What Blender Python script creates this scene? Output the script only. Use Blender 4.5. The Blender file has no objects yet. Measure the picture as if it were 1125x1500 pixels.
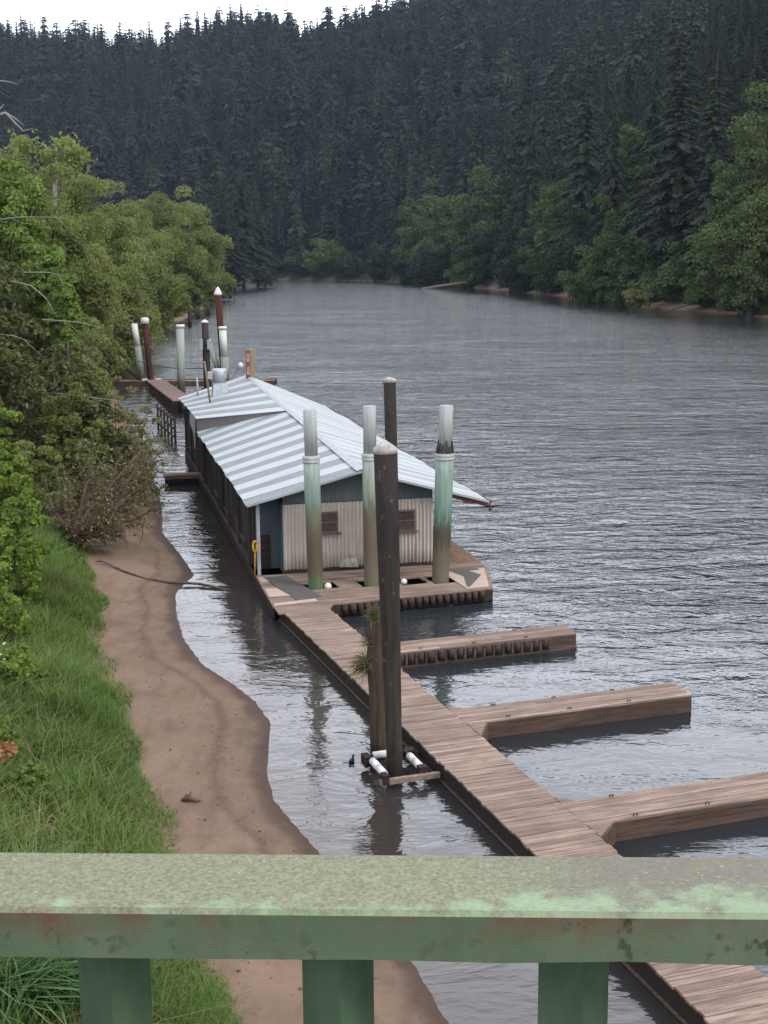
import bpy, math, random
import numpy as np
from mathutils import Vector, Matrix

random.seed(7)
rng = np.random.default_rng(7)
scene = bpy.context.scene
col = scene.collection
R = math.radians

# ------------------------------------------------------------------ camera model
PIT, ROL, CH, FPX = 0.18751446, -0.00912355, 10.0, 1950.0
def cam_axes():
    cp, sp = math.cos(PIT), math.sin(PIT)
    fwd = np.array([0, cp, -sp]); up = np.array([0, sp, cp]); rt = np.array([1., 0, 0])
    cr, sr = math.cos(ROL), math.sin(ROL)
    return fwd, cr * rt + sr * up, -sr * rt + cr * up
CF, CR, CU = cam_axes()
def ray(x, y):
    return CF * FPX + CR * (x - 562.5) - CU * (y - 750)
def onz(x, y, z=0.0):
    d = ray(x, y); return np.array([0, 0, CH]) + d * ((z - CH) / d[2])
def onY(x, y, Y):
    d = ray(x, y); return np.array([0, 0, CH]) + d * (Y / d[1])
def px(p):
    v = np.asarray(p, float) - [0, 0, CH]; w = v @ CF
    return 562.5 + FPX * (v @ CR) / w, 750 - FPX * (v @ CU) / w

# ------------------------------------------------------------------ mesh helpers
def link(o, parent=None):
    col.objects.link(o)
    if parent is not None:
        o.parent = parent
    return o

def mesh_np(name, verts, faces, mat=None, tint=None, smooth=False, fattr=None):
    """faces: int array (M,k) with k=3 or 4"""
    verts = np.ascontiguousarray(verts, dtype=np.float32); faces = np.ascontiguousarray(faces, dtype=np.int32)
    me = bpy.data.meshes.new(name)
    me.vertices.add(len(verts)); me.vertices.foreach_set('co', verts.ravel())
    m, k = faces.shape
    me.loops.add(m * k); me.loops.foreach_set('vertex_index', faces.ravel())
    me.polygons.add(m)
    me.polygons.foreach_set('loop_start', np.arange(0, m * k, k, dtype=np.int32))
    me.polygons.foreach_set('loop_total', np.full(m, k, dtype=np.int32))
    if smooth:
        me.polygons.foreach_set('use_smooth', np.ones(m, dtype=bool))
    if tint is not None:
        a = me.attributes.new('tint', 'FLOAT', 'FACE'); a.data.foreach_set('value', np.asarray(tint, dtype=np.float32))
    if fattr is not None:
        for nm, vals in fattr.items():
            a = me.attributes.new(nm, 'FLOAT', 'POINT'); a.data.foreach_set('value', np.asarray(vals, dtype=np.float32))
    me.update(calc_edges=True); me.validate()
    if mat is not None:
        me.materials.append(mat)
    return me

class MB:
    """collects polygons for ONE mesh"""
    def __init__(s): s.v = []; s.f = []; s.t = []; s.sm = []
    def poly(s, pts, t=0.5):
        b = len(s.v); s.v += [tuple(map(float, p)) for p in pts]; s.f.append(list(range(b, b + len(pts)))); s.t.append(t); s.sm.append(False); return s
    def hexa(s, c, t=0.5):
        """8 corners, bottom ring then top ring"""
        b = len(s.v); s.v += [tuple(map(float, p)) for p in c]
        for q in ((3, 2, 1, 0), (4, 5, 6, 7), (0, 1, 5, 4), (1, 2, 6, 5), (2, 3, 7, 6), (3, 0, 4, 7)):
            s.f.append([b + i for i in q]); s.t.append(t); s.sm.append(False)
        return s
    def box(s, x0, x1, y0, y1, z0, z1, t=0.5, bev=0.0):
        if bev > 0:
            # chamfered box: rings in z
            rings = []
            for (z, d) in ((z0, bev), (z0 + bev, 0), (z1 - bev, 0), (z1, bev)):
                rings.append([(x0 + d, y0 + d, z), (x1 - d, y0 + d, z), (x1 - d, y1 - d, z), (x0 + d, y1 - d, z)])
            b = len(s.v)
            for r_ in rings: s.v += [tuple(map(float, p)) for p in r_]
            s.f.append([b + 3, b + 2, b + 1, b]); s.t.append(t); s.sm.append(False)
            for k in range(3):
                for i in range(4):
                    j = (i + 1) % 4
                    s.f.append([b + 4 * k + i, b + 4 * k + j, b + 4 * k + 4 + j, b + 4 * k + 4 + i]); s.t.append(t); s.sm.append(False)
            s.f.append([b + 12 + i for i in range(4)]); s.t.append(t); s.sm.append(False)
            return s
        return s.hexa([(x0, y0, z0), (x1, y0, z0), (x1, y1, z0), (x0, y1, z0), (x0, y0, z1), (x1, y0, z1), (x1, y1, z1), (x0, y1, z1)], t)
    def prism(s, pts, z0, z1, t=0.5):
        n = len(pts); b = len(s.v)
        s.v += [(float(p[0]), float(p[1]), float(z0)) for p in pts] + [(float(p[0]), float(p[1]), float(z1)) for p in pts]
        s.f.append([b + i for i in reversed(range(n))]); s.f.append([b + n + i for i in range(n)]); s.t += [t, t]; s.sm += [False, False]
        for i in range(n):
            j = (i + 1) % n; s.f.append([b + i, b + j, b + n + j, b + n + i]); s.t.append(t); s.sm.append(False)
        return s
    def bar(s, a, b_, w, h=None, t=0.5, up=(0, 0, 1)):
        a = np.array(a, float); b_ = np.array(b_, float); h = h or w
        d = b_ - a; d /= np.linalg.norm(d); u = np.array(up, float)
        if abs(d @ u) > .95: u = np.array([1., 0, 0])
        x = np.cross(d, u); x /= np.linalg.norm(x); y = np.cross(x, d)
        x *= w / 2; y *= h / 2
        return s.hexa([a - x - y, a + x - y, a + x + y, a - x + y, b_ - x - y, b_ + x - y, b_ + x + y, b_ - x + y], t)
    def tube(s, pts, rad, n=10, t=0.5, caps=True, smooth=True):
        pts = [np.array(p, float) for p in pts]
        if not hasattr(rad, '__len__'): rad = [rad] * len(pts)
        b = len(s.v); prevx = None
        for i, p in enumerate(pts):
            d = pts[min(i + 1, len(pts) - 1)] - pts[max(i - 1, 0)]; d /= (np.linalg.norm(d) + 1e-9)
            if prevx is None:
                u = np.array([0, 0, 1.]) if abs(d[2]) < .9 else np.array([1., 0, 0])
                x = np.cross(d, u)
            else:
                x = prevx - d * (prevx @ d)
            x /= np.linalg.norm(x); prevx = x; y = np.cross(d, x)
            for k in range(n):
                a = 2 * math.pi * k / n
                s.v.append(tuple(p + rad[i] * (math.cos(a) * x + math.sin(a) * y)))
        for i in range(len(pts) - 1):
            for k in range(n):
                j = (k + 1) % n
                s.f.append([b + i * n + k, b + i * n + j, b + (i + 1) * n + j, b + (i + 1) * n + k]); s.t.append(t); s.sm.append(smooth)
        if caps:
            s.f.append([b + k for k in reversed(range(n))]); s.t.append(t); s.sm.append(False)
            e = b + (len(pts) - 1) * n
            s.f.append([e + k for k in range(n)]); s.t.append(t); s.sm.append(False)
        return s
    def lathe(s, prof, n=20, t=0.5, c=(0, 0, 0), lean=(0, 0), wob=0.0, seed=0):
        rr = random.Random(seed)
        ph = [rr.uniform(0, 6.28) for _ in range(3)]
        b = len(s.v); z0 = prof[0][1]
        for (r_, z) in prof:
            for k in range(n):
                a = 2 * math.pi * k / n
                q = r_ * (1 + wob * (math.sin(2 * a + ph[0] + z * .7) + .6 * math.sin(3 * a + ph[1] - z * 1.3)))
                s.v.append((c[0] + q * math.cos(a) + lean[0] * (z - z0), c[1] + q * math.sin(a) + lean[1] * (z - z0), c[2] + z))
        for i in range(len(prof) - 1):
            for k in range(n):
                j = (k + 1) % n
                s.f.append([b + i * n + k, b + i * n + j, b + (i + 1) * n + j, b + (i + 1) * n + k]); s.t.append(t); s.sm.append(True)
        s.f.append([b + k for k in reversed(range(n))]); s.t.append(t); s.sm.append(False)
        e = b + (len(prof) - 1) * n
        s.f.append([e + k for k in range(n)]); s.t.append(t); s.sm.append(False)
        return s
    def mesh(s, name, mat):
        me = bpy.data.meshes.new(name); me.from_pydata(s.v, [], s.f)
        a = me.attributes.new('tint', 'FLOAT', 'FACE'); a.data.foreach_set('value', np.array(s.t, dtype=np.float32))
        me.polygons.foreach_set('use_smooth', np.array(s.sm, dtype=bool))
        me.update(); me.materials.append(mat); return me
    def build(s, name, mat, parent=None, loc=None):
        o = bpy.data.objects.new(name, s.mesh(name, mat)); link(o, parent)
        if loc is not None: o.location = loc
        return o

def obj_from(name, me, parent=None, loc=(0, 0, 0), rz=0.0, sc=1.0):
    o = bpy.data.objects.new(name, me); link(o, parent); o.location = loc; o.rotation_euler = (0, 0, rz)
    o.scale = (sc, sc, sc) if not hasattr(sc, '__len__') else sc
    return o
def tag(o, label=None, cat=None, group=None, kind=None):
    if label: o['label'] = label
    if cat: o['category'] = cat
    if group: o['group'] = group
    if kind: o['kind'] = kind
    return o
def thing(name, label, cat, loc=(0, 0, 0), rz=0.0, group=None):
    o = bpy.data.objects.new(name, None); col.objects.link(o); o.empty_display_size = .3
    o.location = loc; o.rotation_euler = (0, 0, rz)
    return tag(o, label, cat, group)

# ------------------------------------------------------------------ materials
class NT:
    def __init__(s, name):
        s.m = bpy.data.materials.new(name); s.m.use_nodes = True; s.t = s.m.node_tree; s.n = s.t.nodes; s.L = s.t.links
        s.b = s.n['Principled BSDF']; s.out = s.n['Material Output']
    def node(s, typ, **kw):
        n = s.n.new(typ)
        for k, v in kw.items(): setattr(n, k, v)
        return n
    def lk(s, a, b): s.L.new(a, b)
    def coord(s, kind='Object', scale=(1, 1, 1), rot=(0, 0, 0)):
        if kind == 'World':
            src = s.node('ShaderNodeNewGeometry').outputs['Position']
        else:
            src = s.node('ShaderNodeTexCoord').outputs[kind]
        mp = s.node('ShaderNodeMapping'); mp.inputs['Scale'].default_value = scale; mp.inputs['Rotation'].default_value = rot
        s.lk(src, mp.inputs['Vector']); return mp.outputs['Vector']
    def noise(s, vec, scale=5, detail=4, rough=.55, dist=0.0):
        n = s.node('ShaderNodeTexNoise'); n.inputs['Scale'].default_value = scale; n.inputs['Detail'].default_value = detail
        n.inputs['Roughness'].default_value = rough; n.inputs['Distortion'].default_value = dist
        if vec is not None: s.lk(vec, n.inputs['Vector'])
        return n.outputs['Fac']
    def ramp(s, fac, stops, interp='LINEAR'):
        r = s.node('ShaderNodeValToRGB'); cr = r.color_ramp; cr.interpolation = interp
        while len(cr.elements) < len(stops): cr.elements.new(0.5)
        for e, (p, c) in zip(cr.elements, stops):
            e.position = p; e.color = (c[0], c[1], c[2], 1) if hasattr(c, '__len__') else (c, c, c, 1)
        if fac is not None: s.lk(fac, r.inputs['Fac'])
        return r.outputs['Color']
    def mix(s, fac, a, b, mode='MIX'):
        m = s.node('ShaderNodeMix', data_type='RGBA', blend_type=mode)
        for sock, v in ((m.inputs['Factor'], fac), (m.inputs['A'], a), (m.inputs['B'], b)):
            if hasattr(v, 'is_linked') or hasattr(v, 'node'): s.lk(v, sock)
            elif hasattr(v, '__len__'): sock.default_value = (v[0], v[1], v[2], 1)
            else: sock.default_value = v
        # RGBA sockets share names with float ones: pick right ones
        return m
    def mixc(s, fac, a, b, mode='MIX'):
        m = s.node('ShaderNodeMix', data_type='RGBA', blend_type=mode)
        fa, ca, cb = m.inputs[0], m.inputs[6], m.inputs[7]
        for sock, v in ((fa, fac), (ca, a), (cb, b)):
            if isinstance(v, bpy.types.NodeSocket): s.lk(v, sock)
            elif hasattr(v, '__len__'): sock.default_value = (v[0], v[1], v[2], 1)
            elif sock is fa: sock.default_value = v
            else: sock.default_value = (v, v, v, 1)
        return m.outputs[2]
    def math(s, op, a, b=0.0, clamp=False):
        m = s.node('ShaderNodeMath', operation=op); m.use_clamp = clamp
        for i, v in enumerate((a, b)):
            if isinstance(v, bpy.types.NodeSocket): s.lk(v, m.inputs[i])
            else: m.inputs[i].default_value = v
        return m.outputs[0]
    def attr(s, name):
        a = s.node('ShaderNodeAttribute'); a.attribute_name = name; return a.outputs['Fac']
    def objrand(s): return s.node('ShaderNodeObjectInfo').outputs['Random']
    def sepz(s, vec):
        x = s.node('ShaderNodeSeparateXYZ'); s.lk(vec, x.inputs[0]); return x.outputs
    def bump(s, h, strength=.3, dist=.02):
        b = s.node('ShaderNodeBump'); b.inputs['Strength'].default_value = strength; b.inputs['Distance'].default_value = dist
        s.lk(h, b.inputs['Height']); s.lk(b.outputs['Normal'], s.b.inputs['Normal']); return b
    def base(s, c, rough=.7, spec=.3, metal=0.0):
        if isinstance(c, bpy.types.NodeSocket): s.lk(c, s.b.inputs['Base Color'])
        else: s.b.inputs['Base Color'].default_value = (c[0], c[1], c[2], 1)
        if isinstance(rough, bpy.types.NodeSocket): s.lk(rough, s.b.inputs['Roughness'])
        else: s.b.inputs['Roughness'].default_value = rough
        s.b.inputs['Specular IOR Level'].default_value = spec; s.b.inputs['Metallic'].default_value = metal
        return s.m

def mat_plain(name, c, rough=.7, var=.25, scale=6, stretch=(1, 1, 1), bump=.15, spec=.3, kind='Object', metal=0.0):
    n = NT(name); v = n.coord(kind, stretch); f = n.noise(v, scale, 5, .6)
    lo = [x * (1 - var) for x in c]; hi = [min(1, x * (1 + var)) for x in c]
    cc = n.ramp(f, [(.3, lo), (.7, hi)])
    if bump: n.bump(f, bump, .02)
    return n.base(cc, rough, spec, metal)

def mat_foliage(name, dark, light, trans=.25, hue=.12, warm=(.16, .13, .03), warmf=.12):
    n = NT(name)
    c = n.mixc(n.attr('tint'), dark, light)
    c = n.mixc(n.math('MULTIPLY', n.objrand(), hue * 3), c, [x * 1.6 for x in light])
    f = n.noise(n.coord('Object'), .35, 3, .6)
    c = n.mixc(n.math('MULTIPLY', n.ramp(f, [(.5, 0), (.75, 1)]), warmf * 3), c, warm)
    n.base(c, .65, .25)
    t = n.node('ShaderNodeBsdfTranslucent'); n.lk(c, t.inputs['Color'])
    mx = n.node('ShaderNodeMixShader'); mx.inputs[0].default_value = trans
    n.lk(n.b.outputs[0], mx.inputs[1]); n.lk(t.outputs[0], mx.inputs[2]); n.lk(mx.outputs[0], n.out.inputs['Surface'])
    return n.m

def mat_planks(name, dark, light, grain_axis=0, rough=.8):
    """weathered deck boards: tint per board + grain along the board + dirt"""
    n = NT(name)
    sc = [22, 22, 22]; sc[grain_axis] = 1.2
    v = n.coord('Object', tuple(sc)); g = n.noise(v, 1.0, 6, .65)
    big = n.noise(n.coord('Object'), .9, 4, .6)
    c = n.mixc(n.attr('tint'), dark, light)
    c = n.mixc(n.ramp(g, [(.36, .75), (.58, 0)]), c, [x * .45 for x in dark])
    c = n.mixc(n.ramp(big, [(.42, 0), (.72, .55)]), c, [dark[0] * .7, dark[1] * .72, dark[2] * .75])
    sp = n.noise(n.coord('Object'), 18, 3, .7)
    c = n.mixc(n.ramp(sp, [(.62, 0), (.70, .6)]), c, (.05, .045, .04))
    n.bump(g, .35, .01)
    return n.base(c, rough, .2)

M = {}
M['bark'] = mat_plain('bark', (.075, .06, .05), .9, .4, 5, (3, 3, .5), .5)
M['bark_pale'] = mat_plain('pale_bark', (.30, .28, .25), .85, .3, 5, (3, 3, .6), .3)
M['deadwood'] = mat_plain('dead_wood', (.16, .125, .10), .85, .35, 6, (2, 2, 2), .3)
M['twig_brown'] = mat_plain('brown_twigs', (.12, .085, .062), .85, .4, 5, (2, 2, 2), .3)
M['drift'] = mat_plain('driftwood', (.24, .19, .15), .85, .4, 5, (2, 2, 2), .3)
M['alder'] = mat_foliage('alder_leaves', (.118, .152, .040), (.27, .315, .10), .48, .06, (.18, .18, .07), .09)
M['alder_bright'] = mat_foliage('fresh_leaves', (.10, .16, .032), (.215, .305, .07), .35, .05, (.2, .2, .04), .06)
M['shrub'] = mat_foliage('shrub_leaves', (.075, .125, .02), (.25, .35, .065), .35, .05, (.2, .24, .05), .06)
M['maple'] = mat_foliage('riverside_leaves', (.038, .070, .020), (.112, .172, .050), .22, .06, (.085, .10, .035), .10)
M['maple_dark'] = mat_foliage('shaded_leaves', (.016, .032, .016), (.042, .068, .03), .2, .06, (.05, .06, .03), .08)  # darker copy of the riverside leaves, with shade put into the colour
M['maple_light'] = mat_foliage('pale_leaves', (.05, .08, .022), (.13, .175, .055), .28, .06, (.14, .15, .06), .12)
M['conifer'] = mat_foliage('conifer_needles', (.010, .018, .011), (.033, .048, .026), .1, .12, (.05, .045, .028), .12)
M['conifer_far'] = mat_foliage('distant_needles', (.010, .018, .012), (.042, .060, .036), .12, .0, (.05, .04, .03), .12)
M['spruce'] = mat_foliage('spruce_needles', (.055, .072, .022), (.15, .175, .06), .3, .05, (.13, .10, .045), .22)
M['willow'] = mat_foliage('sparse_leaves', (.09, .10, .03), (.22, .22, .09), .3, .05)
M['orange_leaf'] = mat_foliage('dead_orange_leaves', (.28, .10, .04), (.55, .30, .16), .25, .0)

# ground
def mat_ground():
    n = NT('ground_soil')
    P = n.coord('World'); xyz = n.sepz(P)
    f1 = n.noise(n.coord('World', (1, 1, 1)), .8, 5, .6); f2 = n.noise(P, 9, 5, .7); f3 = n.noise(P, 60, 3, .7)
    sand = n.mixc(n.ramp(f1, [(.3, 0), (.7, 1)]), (.19, .130, .092), (.255, .180, .132))
    sand = n.mixc(n.ramp(f2, [(.45, 0), (.75, .35)]), sand, (.15, .10, .08))
    drk = n.noise(n.coord('World', (1.6, .55, 1), (0, 0, R(-12))), 1.5, 6, .65)
    sand = n.mixc(n.ramp(drk, [(.46, 0), (.68, .5)]), sand, (.11, .075, .058))
    sand = n.mixc(n.ramp(f3, [(.62, 0), (.72, .35)]), sand, (.07, .055, .045))
    # long tide lines that follow the height above water
    zj = n.math('ADD', xyz[2], n.math('MULTIPLY', n.math('SUBTRACT', n.noise(P, .9, 6, .65), .5), .085))
    wet = n.ramp(zj, [(.016, 1), (.032, .85), (.055, .25), (.10, .10), (.125, .55), (.145, .08), (.2, .0)])
    sand = n.mixc(wet, sand, (.082, .054, .041))
    soil = n.mixc(n.ramp(f2, [(.3, 0), (.7, 1)]), (.10, .075, .05), (.20, .15, .10))
    green = n.mixc(n.ramp(f2, [(.3, 0), (.7, 1)]), (.05, .09, .022), (.09, .14, .04))
    turf = n.mixc(n.ramp(f1, [(.42, .15), (.6, 1)]), soil, green)
    cov = n.math('ADD', n.attr('grass'), n.math('MULTIPLY', n.math('SUBTRACT', f2, .5), .9))
    c = n.mixc(n.ramp(cov, [(.42, 0), (.58, 1)]), sand, turf)
    forest = n.mixc(f2, (.022, .024, .016), (.05, .045, .03))
    c = n.mixc(n.attr('forest'), c, forest)
    n.bump(n.math('ADD', f2, n.math('MULTIPLY', f3, .4)), .5, .04)
    rg = n.mixc(wet, .95, .7)
    return n.base(c, rg, .12)
M['ground'] = mat_ground()

def mat_water():
    n = NT('river_water')
    P = n.coord('World')
    # ripples: crests roughly across the view, in several sizes; the open river is choppier than the sheltered slips
    a = n.noise(n.coord('World', (.50, 1.0, 1), (0, 0, R(-10))), 1.0, 4, .6, .5)
    b = n.noise(n.coord('World', (.6, 1.0, 1), (0, 0, R(12))), 3.6, 3, .6, .3)
    c = n.noise(n.coord('World', (.4, 1, 1), (0, 0, R(-24))), .33, 2, .5)
    patch = n.ramp(n.noise(n.coord('World', (.7, 1, 1)), .075, 4, .6), [(.34, .45), (.62, 1)])
    yy = n.sepz(P)[1]; xx = n.sepz(P)[0]
    opn = n.ramp(n.math('DIVIDE', n.math('ADD', yy, n.math('MULTIPLY', xx, 1.2)), 200.0, True), [(.06, .08), (.12, .11), (.17, .11), (.22, .24), (.36, .65), (.7, 1.0)])
    h = n.math('ADD', n.math('MULTIPLY', a, 1.0), n.math('ADD', n.math('MULTIPLY', b, .18), n.math('MULTIPLY', c, .5)))
    h = n.math('MULTIPLY', n.math('MULTIPLY', h, patch), n.math('MULTIPLY', opn, n.attr('open_water')))
    n.bump(h, 1.0, .62)
    deep = n.mixc(n.noise(P, .12, 3, .5), (.018, .022, .026), (.030, .034, .038))
    deep = n.mixc(n.attr('shallow'), deep, (.050, .038, .032))
    n.base(deep, .05, .75)
    n.b.inputs['IOR'].default_value = 1.333
    return n.m
M['water'] = mat_water()

M['deck'] = mat_planks('weathered_deck_boards', (.20, .138, .108), (.47, .355, .29), 0)
M['deck_long'] = mat_planks('brown_side_boards', (.20, .115, .070), (.34, .21, .135), 1)
M['gangplank'] = mat_planks('gangway_boards', (.20, .13, .10), (.33, .23, .18), 0)
M['fascia'] = mat_planks('dark_dock_edge', (.035, .024, .022), (.075, .052, .045), 0)
M['fascia_brown'] = mat_planks('brown_dock_edge', (.075, .048, .038), (.18, .12, .094), 0)
M['rubber'] = mat_plain('old_rubber', (.05, .035, .032), .7, .4, 8)
M['rub_pale'] = mat_plain('pale_rubbing_strip', (.26, .21, .18), .8, .35, 6)
M['hull'] = mat_plain('dark_float', (.016, .015, .014), .8, .4, 4)
M['white_plastic'] = mat_plain('white_plastic', (.72, .71, .70), .5, .12, 7)
M['black_plastic'] = mat_plain('black_fitting', (.02, .02, .02), .5, .3, 8)
M['pile_cap'] = mat_plain('weathered_cap', (.40, .385, .365), .8, .35, 9)
M['cap_white'] = mat_plain('white_cap', (.74, .73, .71), .6, .15, 9)
M['stick'] = mat_plain('grey_brown_stick', (.11, .08, .065), .85, .5, 3, (2, 2, 2), .3)
M['rope'] = mat_plain('grey_cable', (.10, .10, .105), .8, .2, 8)

def mat_timber(name, top, bottom, hz, spots=(.20, .17, .15)):
    n = NT(name)
    v = n.coord('Object', (7, 7, .5)); g = n.noise(v, 1.6, 6, .65)
    z = n.sepz(n.coord('Object'))[2]
    fz = n.math('DIVIDE', z, hz)
    fz = n.math('ADD', fz, n.math('MULTIPLY', n.math('SUBTRACT', n.noise(n.coord('Object', (2, 2, .8)), 2.5, 4, .6), .5), .25))
    c = n.mixc(n.ramp(fz, [(.0, 0), (.12, .6), (.55, .75), (.8, 1)]), bottom, top)
    c = n.mixc(n.ramp(fz, [(.0, .8), (.06, .65), (.10, 0)]), c, (.022, .02, .016))
    c = n.mixc(n.ramp(g, [(.3, .7), (.6, 0)]), c, (.016, .013, .012))
    s = n.noise(n.coord('Object', (1, 1, .7)), 7, 5, .7)
    c = n.mixc(n.ramp(s, [(.60, 0), (.72, .55)]), c, spots)
    n.bump(g, .7, .03)
    return n.base(c, .85, .2)
M['timber_black'] = mat_timber('creosoted_pile', (.040, .032, .032), (.085, .068, .05), 6.6)
M['timber_brown'] = mat_timber('rotting_pile', (.085, .062, .045), (.10, .08, .058), 2.9, (.16, .16, .13))
M['timber_red'] = mat_timber('red_brown_pile', (.095, .032, .028), (.05, .035, .03), 5.0, (.16, .05, .04))
M['timber_grey'] = mat_timber('dark_grey_pile', (.055, .05, .05), (.045, .04, .038), 6.0)

def mat_sleeve(name, stops, z1, streak=(.20, .42, .33)):
    n = NT(name)
    z = n.sepz(n.coord('Object'))[2]
    w = n.noise(n.coord('Object', (7, 7, 1.1)), 1.6, 6, .7)
    fz = n.math('ADD', n.math('DIVIDE', z, z1), n.math('MULTIPLY', n.math('SUBTRACT', w, .5), .42))
    c = n.ramp(fz, stops)
    g = n.noise(n.coord('Object', (16, 16, .5)), 1.6, 5, .65)
    c = n.mixc(n.ramp(g, [(.36, .5), (.6, 0)]), c, (.10, .10, .08))
    s = n.noise(n.coord('Object'), 9, 5, .7)
    c = n.mixc(n.ramp(s, [(.60, 0), (.75, .3)]), c, (.05, .045, .035))
    n.bump(g, .15, .01)
    return n.base(c, .65, .3)
M['sleeve_a'] = mat_sleeve('green_sleeve', [(.07, (.09, .20, .09)), (.16, (.10, .17, .075)), (.22, (.115, .09, .06)), (.50, (.11, .088, .058)), (.62, (.12, .145, .09)), (.72, (.15, .23, .18)), (.86, (.23, .30, .27)), (.97, (.40, .46, .42))], 4.25)
M['sleeve_b'] = mat_sleeve('dull_green_sleeve', [(.08, (.17, .17, .11)), (.3, (.15, .12, .08)), (.5, (.13, .105, .065)), (.60, (.10, .09, .05)), (.74, (.21, .26, .19)), (.9, (.30, .35, .31)), (.99, (.42, .46, .43))], 4.25)
M['sleeve_c'] = mat_sleeve('mint_green_sleeve', [(.08, (.17, .15, .115)), (.3, (.15, .13, .09)), (.41, (.06, .055, .03)), (.50, (.065, .08, .045)), (.56, (.11, .22, .15)), (.62, (.15, .26, .21)), (.85, (.20, .29, .25)), (.99, (.36, .45, .41))], 4.25)
M['sleeve_far'] = mat_sleeve('faded_sleeve', [(.0, (.10, .085, .065)), (.22, (.12, .13, .10)), (.36, (.28, .34, .30)), (.7, (.35, .41, .37)), (1., (.46, .49, .47))], 5.0)
def mat_pipe():
    n = NT('grey_plastic_pipe')
    g = n.noise(n.coord('Object', (14, 14, .5)), 1.8, 5, .65); s = n.noise(n.coord('Object'), 5, 4, .7)
    c = n.ramp(g, [(.3, (.30, .33, .32)), (.65, (.50, .53, .52))])
    c = n.mixc(n.ramp(s, [(.6, 0), (.75, .4)]), c, (.24, .25, .22))
    return n.base(c, .6, .3)
M['pipe'] = mat_pipe()

# house
def mat_sheet(name, base, stain, dirt=.5, zdirt=1.0):
    n = NT(name)
    z = n.sepz(n.coord('Object'))[2]
    g = n.noise(n.coord('Object', (9, 9, .35)), 1.8, 6, .65); b = n.noise(n.coord('Object'), 1.3, 4, .6)
    c = n.mixc(n.ramp(g, [(.38, dirt), (.62, 0)]), base, stain)
    c = n.mixc(n.ramp(b, [(.5, 0), (.75, .4)]), c, [x * .55 for x in base])
    zz = n.math('ADD', z, n.math('MULTIPLY', n.math('SUBTRACT', g, .5), .9))
    c = n.mixc(n.ramp(n.math('DIVIDE', zz, 3.0), [(.14, .75 * zdirt), (.34, 0)]), c, (.10, .085, .06))
    return n.base(c, .6, .3)
M['wall_pale'] = mat_sheet('pale_corrugated_wall', (.60, .545, .50), (.30, .245, .20))
M['wall_slate'] = mat_sheet('slate_blue_cladding', (.105, .13, .142), (.07, .085, .092), .5, 0)
M['wall_porch'] = mat_sheet('dark_blue_porch_wall', (.085, .115, .135), (.05, .065, .075), .5, .7)
M['wall_side'] = mat_planks('dark_side_boards', (.040, .032, .028), (.135, .11, .095), 2)
M['post_grey'] = mat_plain('grey_post', (.38, .39, .40), .7, .2, 6)
M['window_frame'] = mat_plain('weathered_window_frame', (.12, .10, .09), .7, .3, 8)
def mat_glass_old():
    n = NT('dusty_window_pane')
    f = n.noise(n.coord('Object'), 6, 4, .6)
    return n.base(n.ramp(f, [(.3, (.045, .032, .030)), (.7, (.10, .075, .068))]), .25, .5)
M['pane'] = mat_glass_old()
def mat_roof():
    n = NT('striped_metal_roof')
    c = n.ramp(n.attr('tint'), [(.0, (.15, .18, .195)), (.3, (.185, .22, .235)), (.5, (.37, .41, .43)), (1., (.47, .495, .52))])
    g = n.noise(n.coord('Object', (.7, 3, .7)), 2.5, 5, .65)
    c = n.mixc(n.ramp(g, [(.45, .22), (.7, 0)]), c, (.45, .50, .48))
    s = n.noise(n.coord('Object'), 7, 4, .7)
    c = n.mixc(n.ramp(s, [(.60, 0), (.74, .45)]), c, (.24, .25, .22))
    c = n.mixc(n.ramp(n.noise(n.coord('Object', (.5, 1.4, .5)), 1.3, 6, .7), [(.5, 0), (.72, .35)]), c, (.24, .27, .25))
    c = n.mixc(n.ramp(n.noise(n.coord('Object', (.6, 9, .6)), 1.2, 4, .6), [(.66, 0), (.76, .4)]), c, (.28, .20, .14))
    w = n.node('ShaderNodeTexWave'); w.wave_type = 'BANDS'; w.bands_direction = 'Y'; w.inputs['Scale'].default_value = 2.2
    w.inputs['Distortion'].default_value = 0.0
    n.lk(n.coord('Object'), w.inputs['Vector'])
    n.bump(w.outputs['Fac'], .35, .02)
    return n.base(c, .55, .35)
M['roof'] = mat_roof()
M['ridge'] = mat_plain('ridge_flashing', (.40, .425, .44), .6, .15, 5)
M['plywood'] = mat_plain('grey_plywood', (.21, .19, .18), .8, .25, 4, (1, 4, 4))
M['galv'] = mat_plain('galvanised_metal', (.46, .50, .51), .45, .2, 7, metal=.3)
M['mat_grey'] = mat_plain('dark_grip_mat', (.105, .098, .094), .9, .2, 14)
M['ply_pale'] = mat_plain('pale_ply_patch', (.46, .36, .30), .8, .15, 3, (1, 6, 1))
M['wood_yellow'] = mat_plain('yellowed_timber', (.27, .215, .12), .75, .2, 5, (3, 3, .6))
M['sign_red'] = mat_plain('faded_red_sign_face', (.20, .085, .07), .7, .45, 4, (1, 1, 1))
M['sign_pale'] = mat_plain('pale_sign_panel', (.32, .24, .20), .7, .35, 6)
M['yellow'] = mat_plain('yellow_rubber', (.55, .33, .04), .6, .25, 9)
M['rust'] = mat_plain('rusty_gutter', (.10, .05, .045), .8, .5, 7)
M['bird'] = mat_plain('black_feathers', (.012, .012, .013), .6, .4, 20)
M['beak'] = mat_plain('pale_beak', (.6, .57, .5), .5, .1, 9)
M['boat_white'] = mat_plain('white_hull', (.6, .6, .6), .4, .1, 3)
M['boat_dark'] = mat_plain('dark_boat_hull', (.05, .06, .07), .5, .2, 3)

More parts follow.
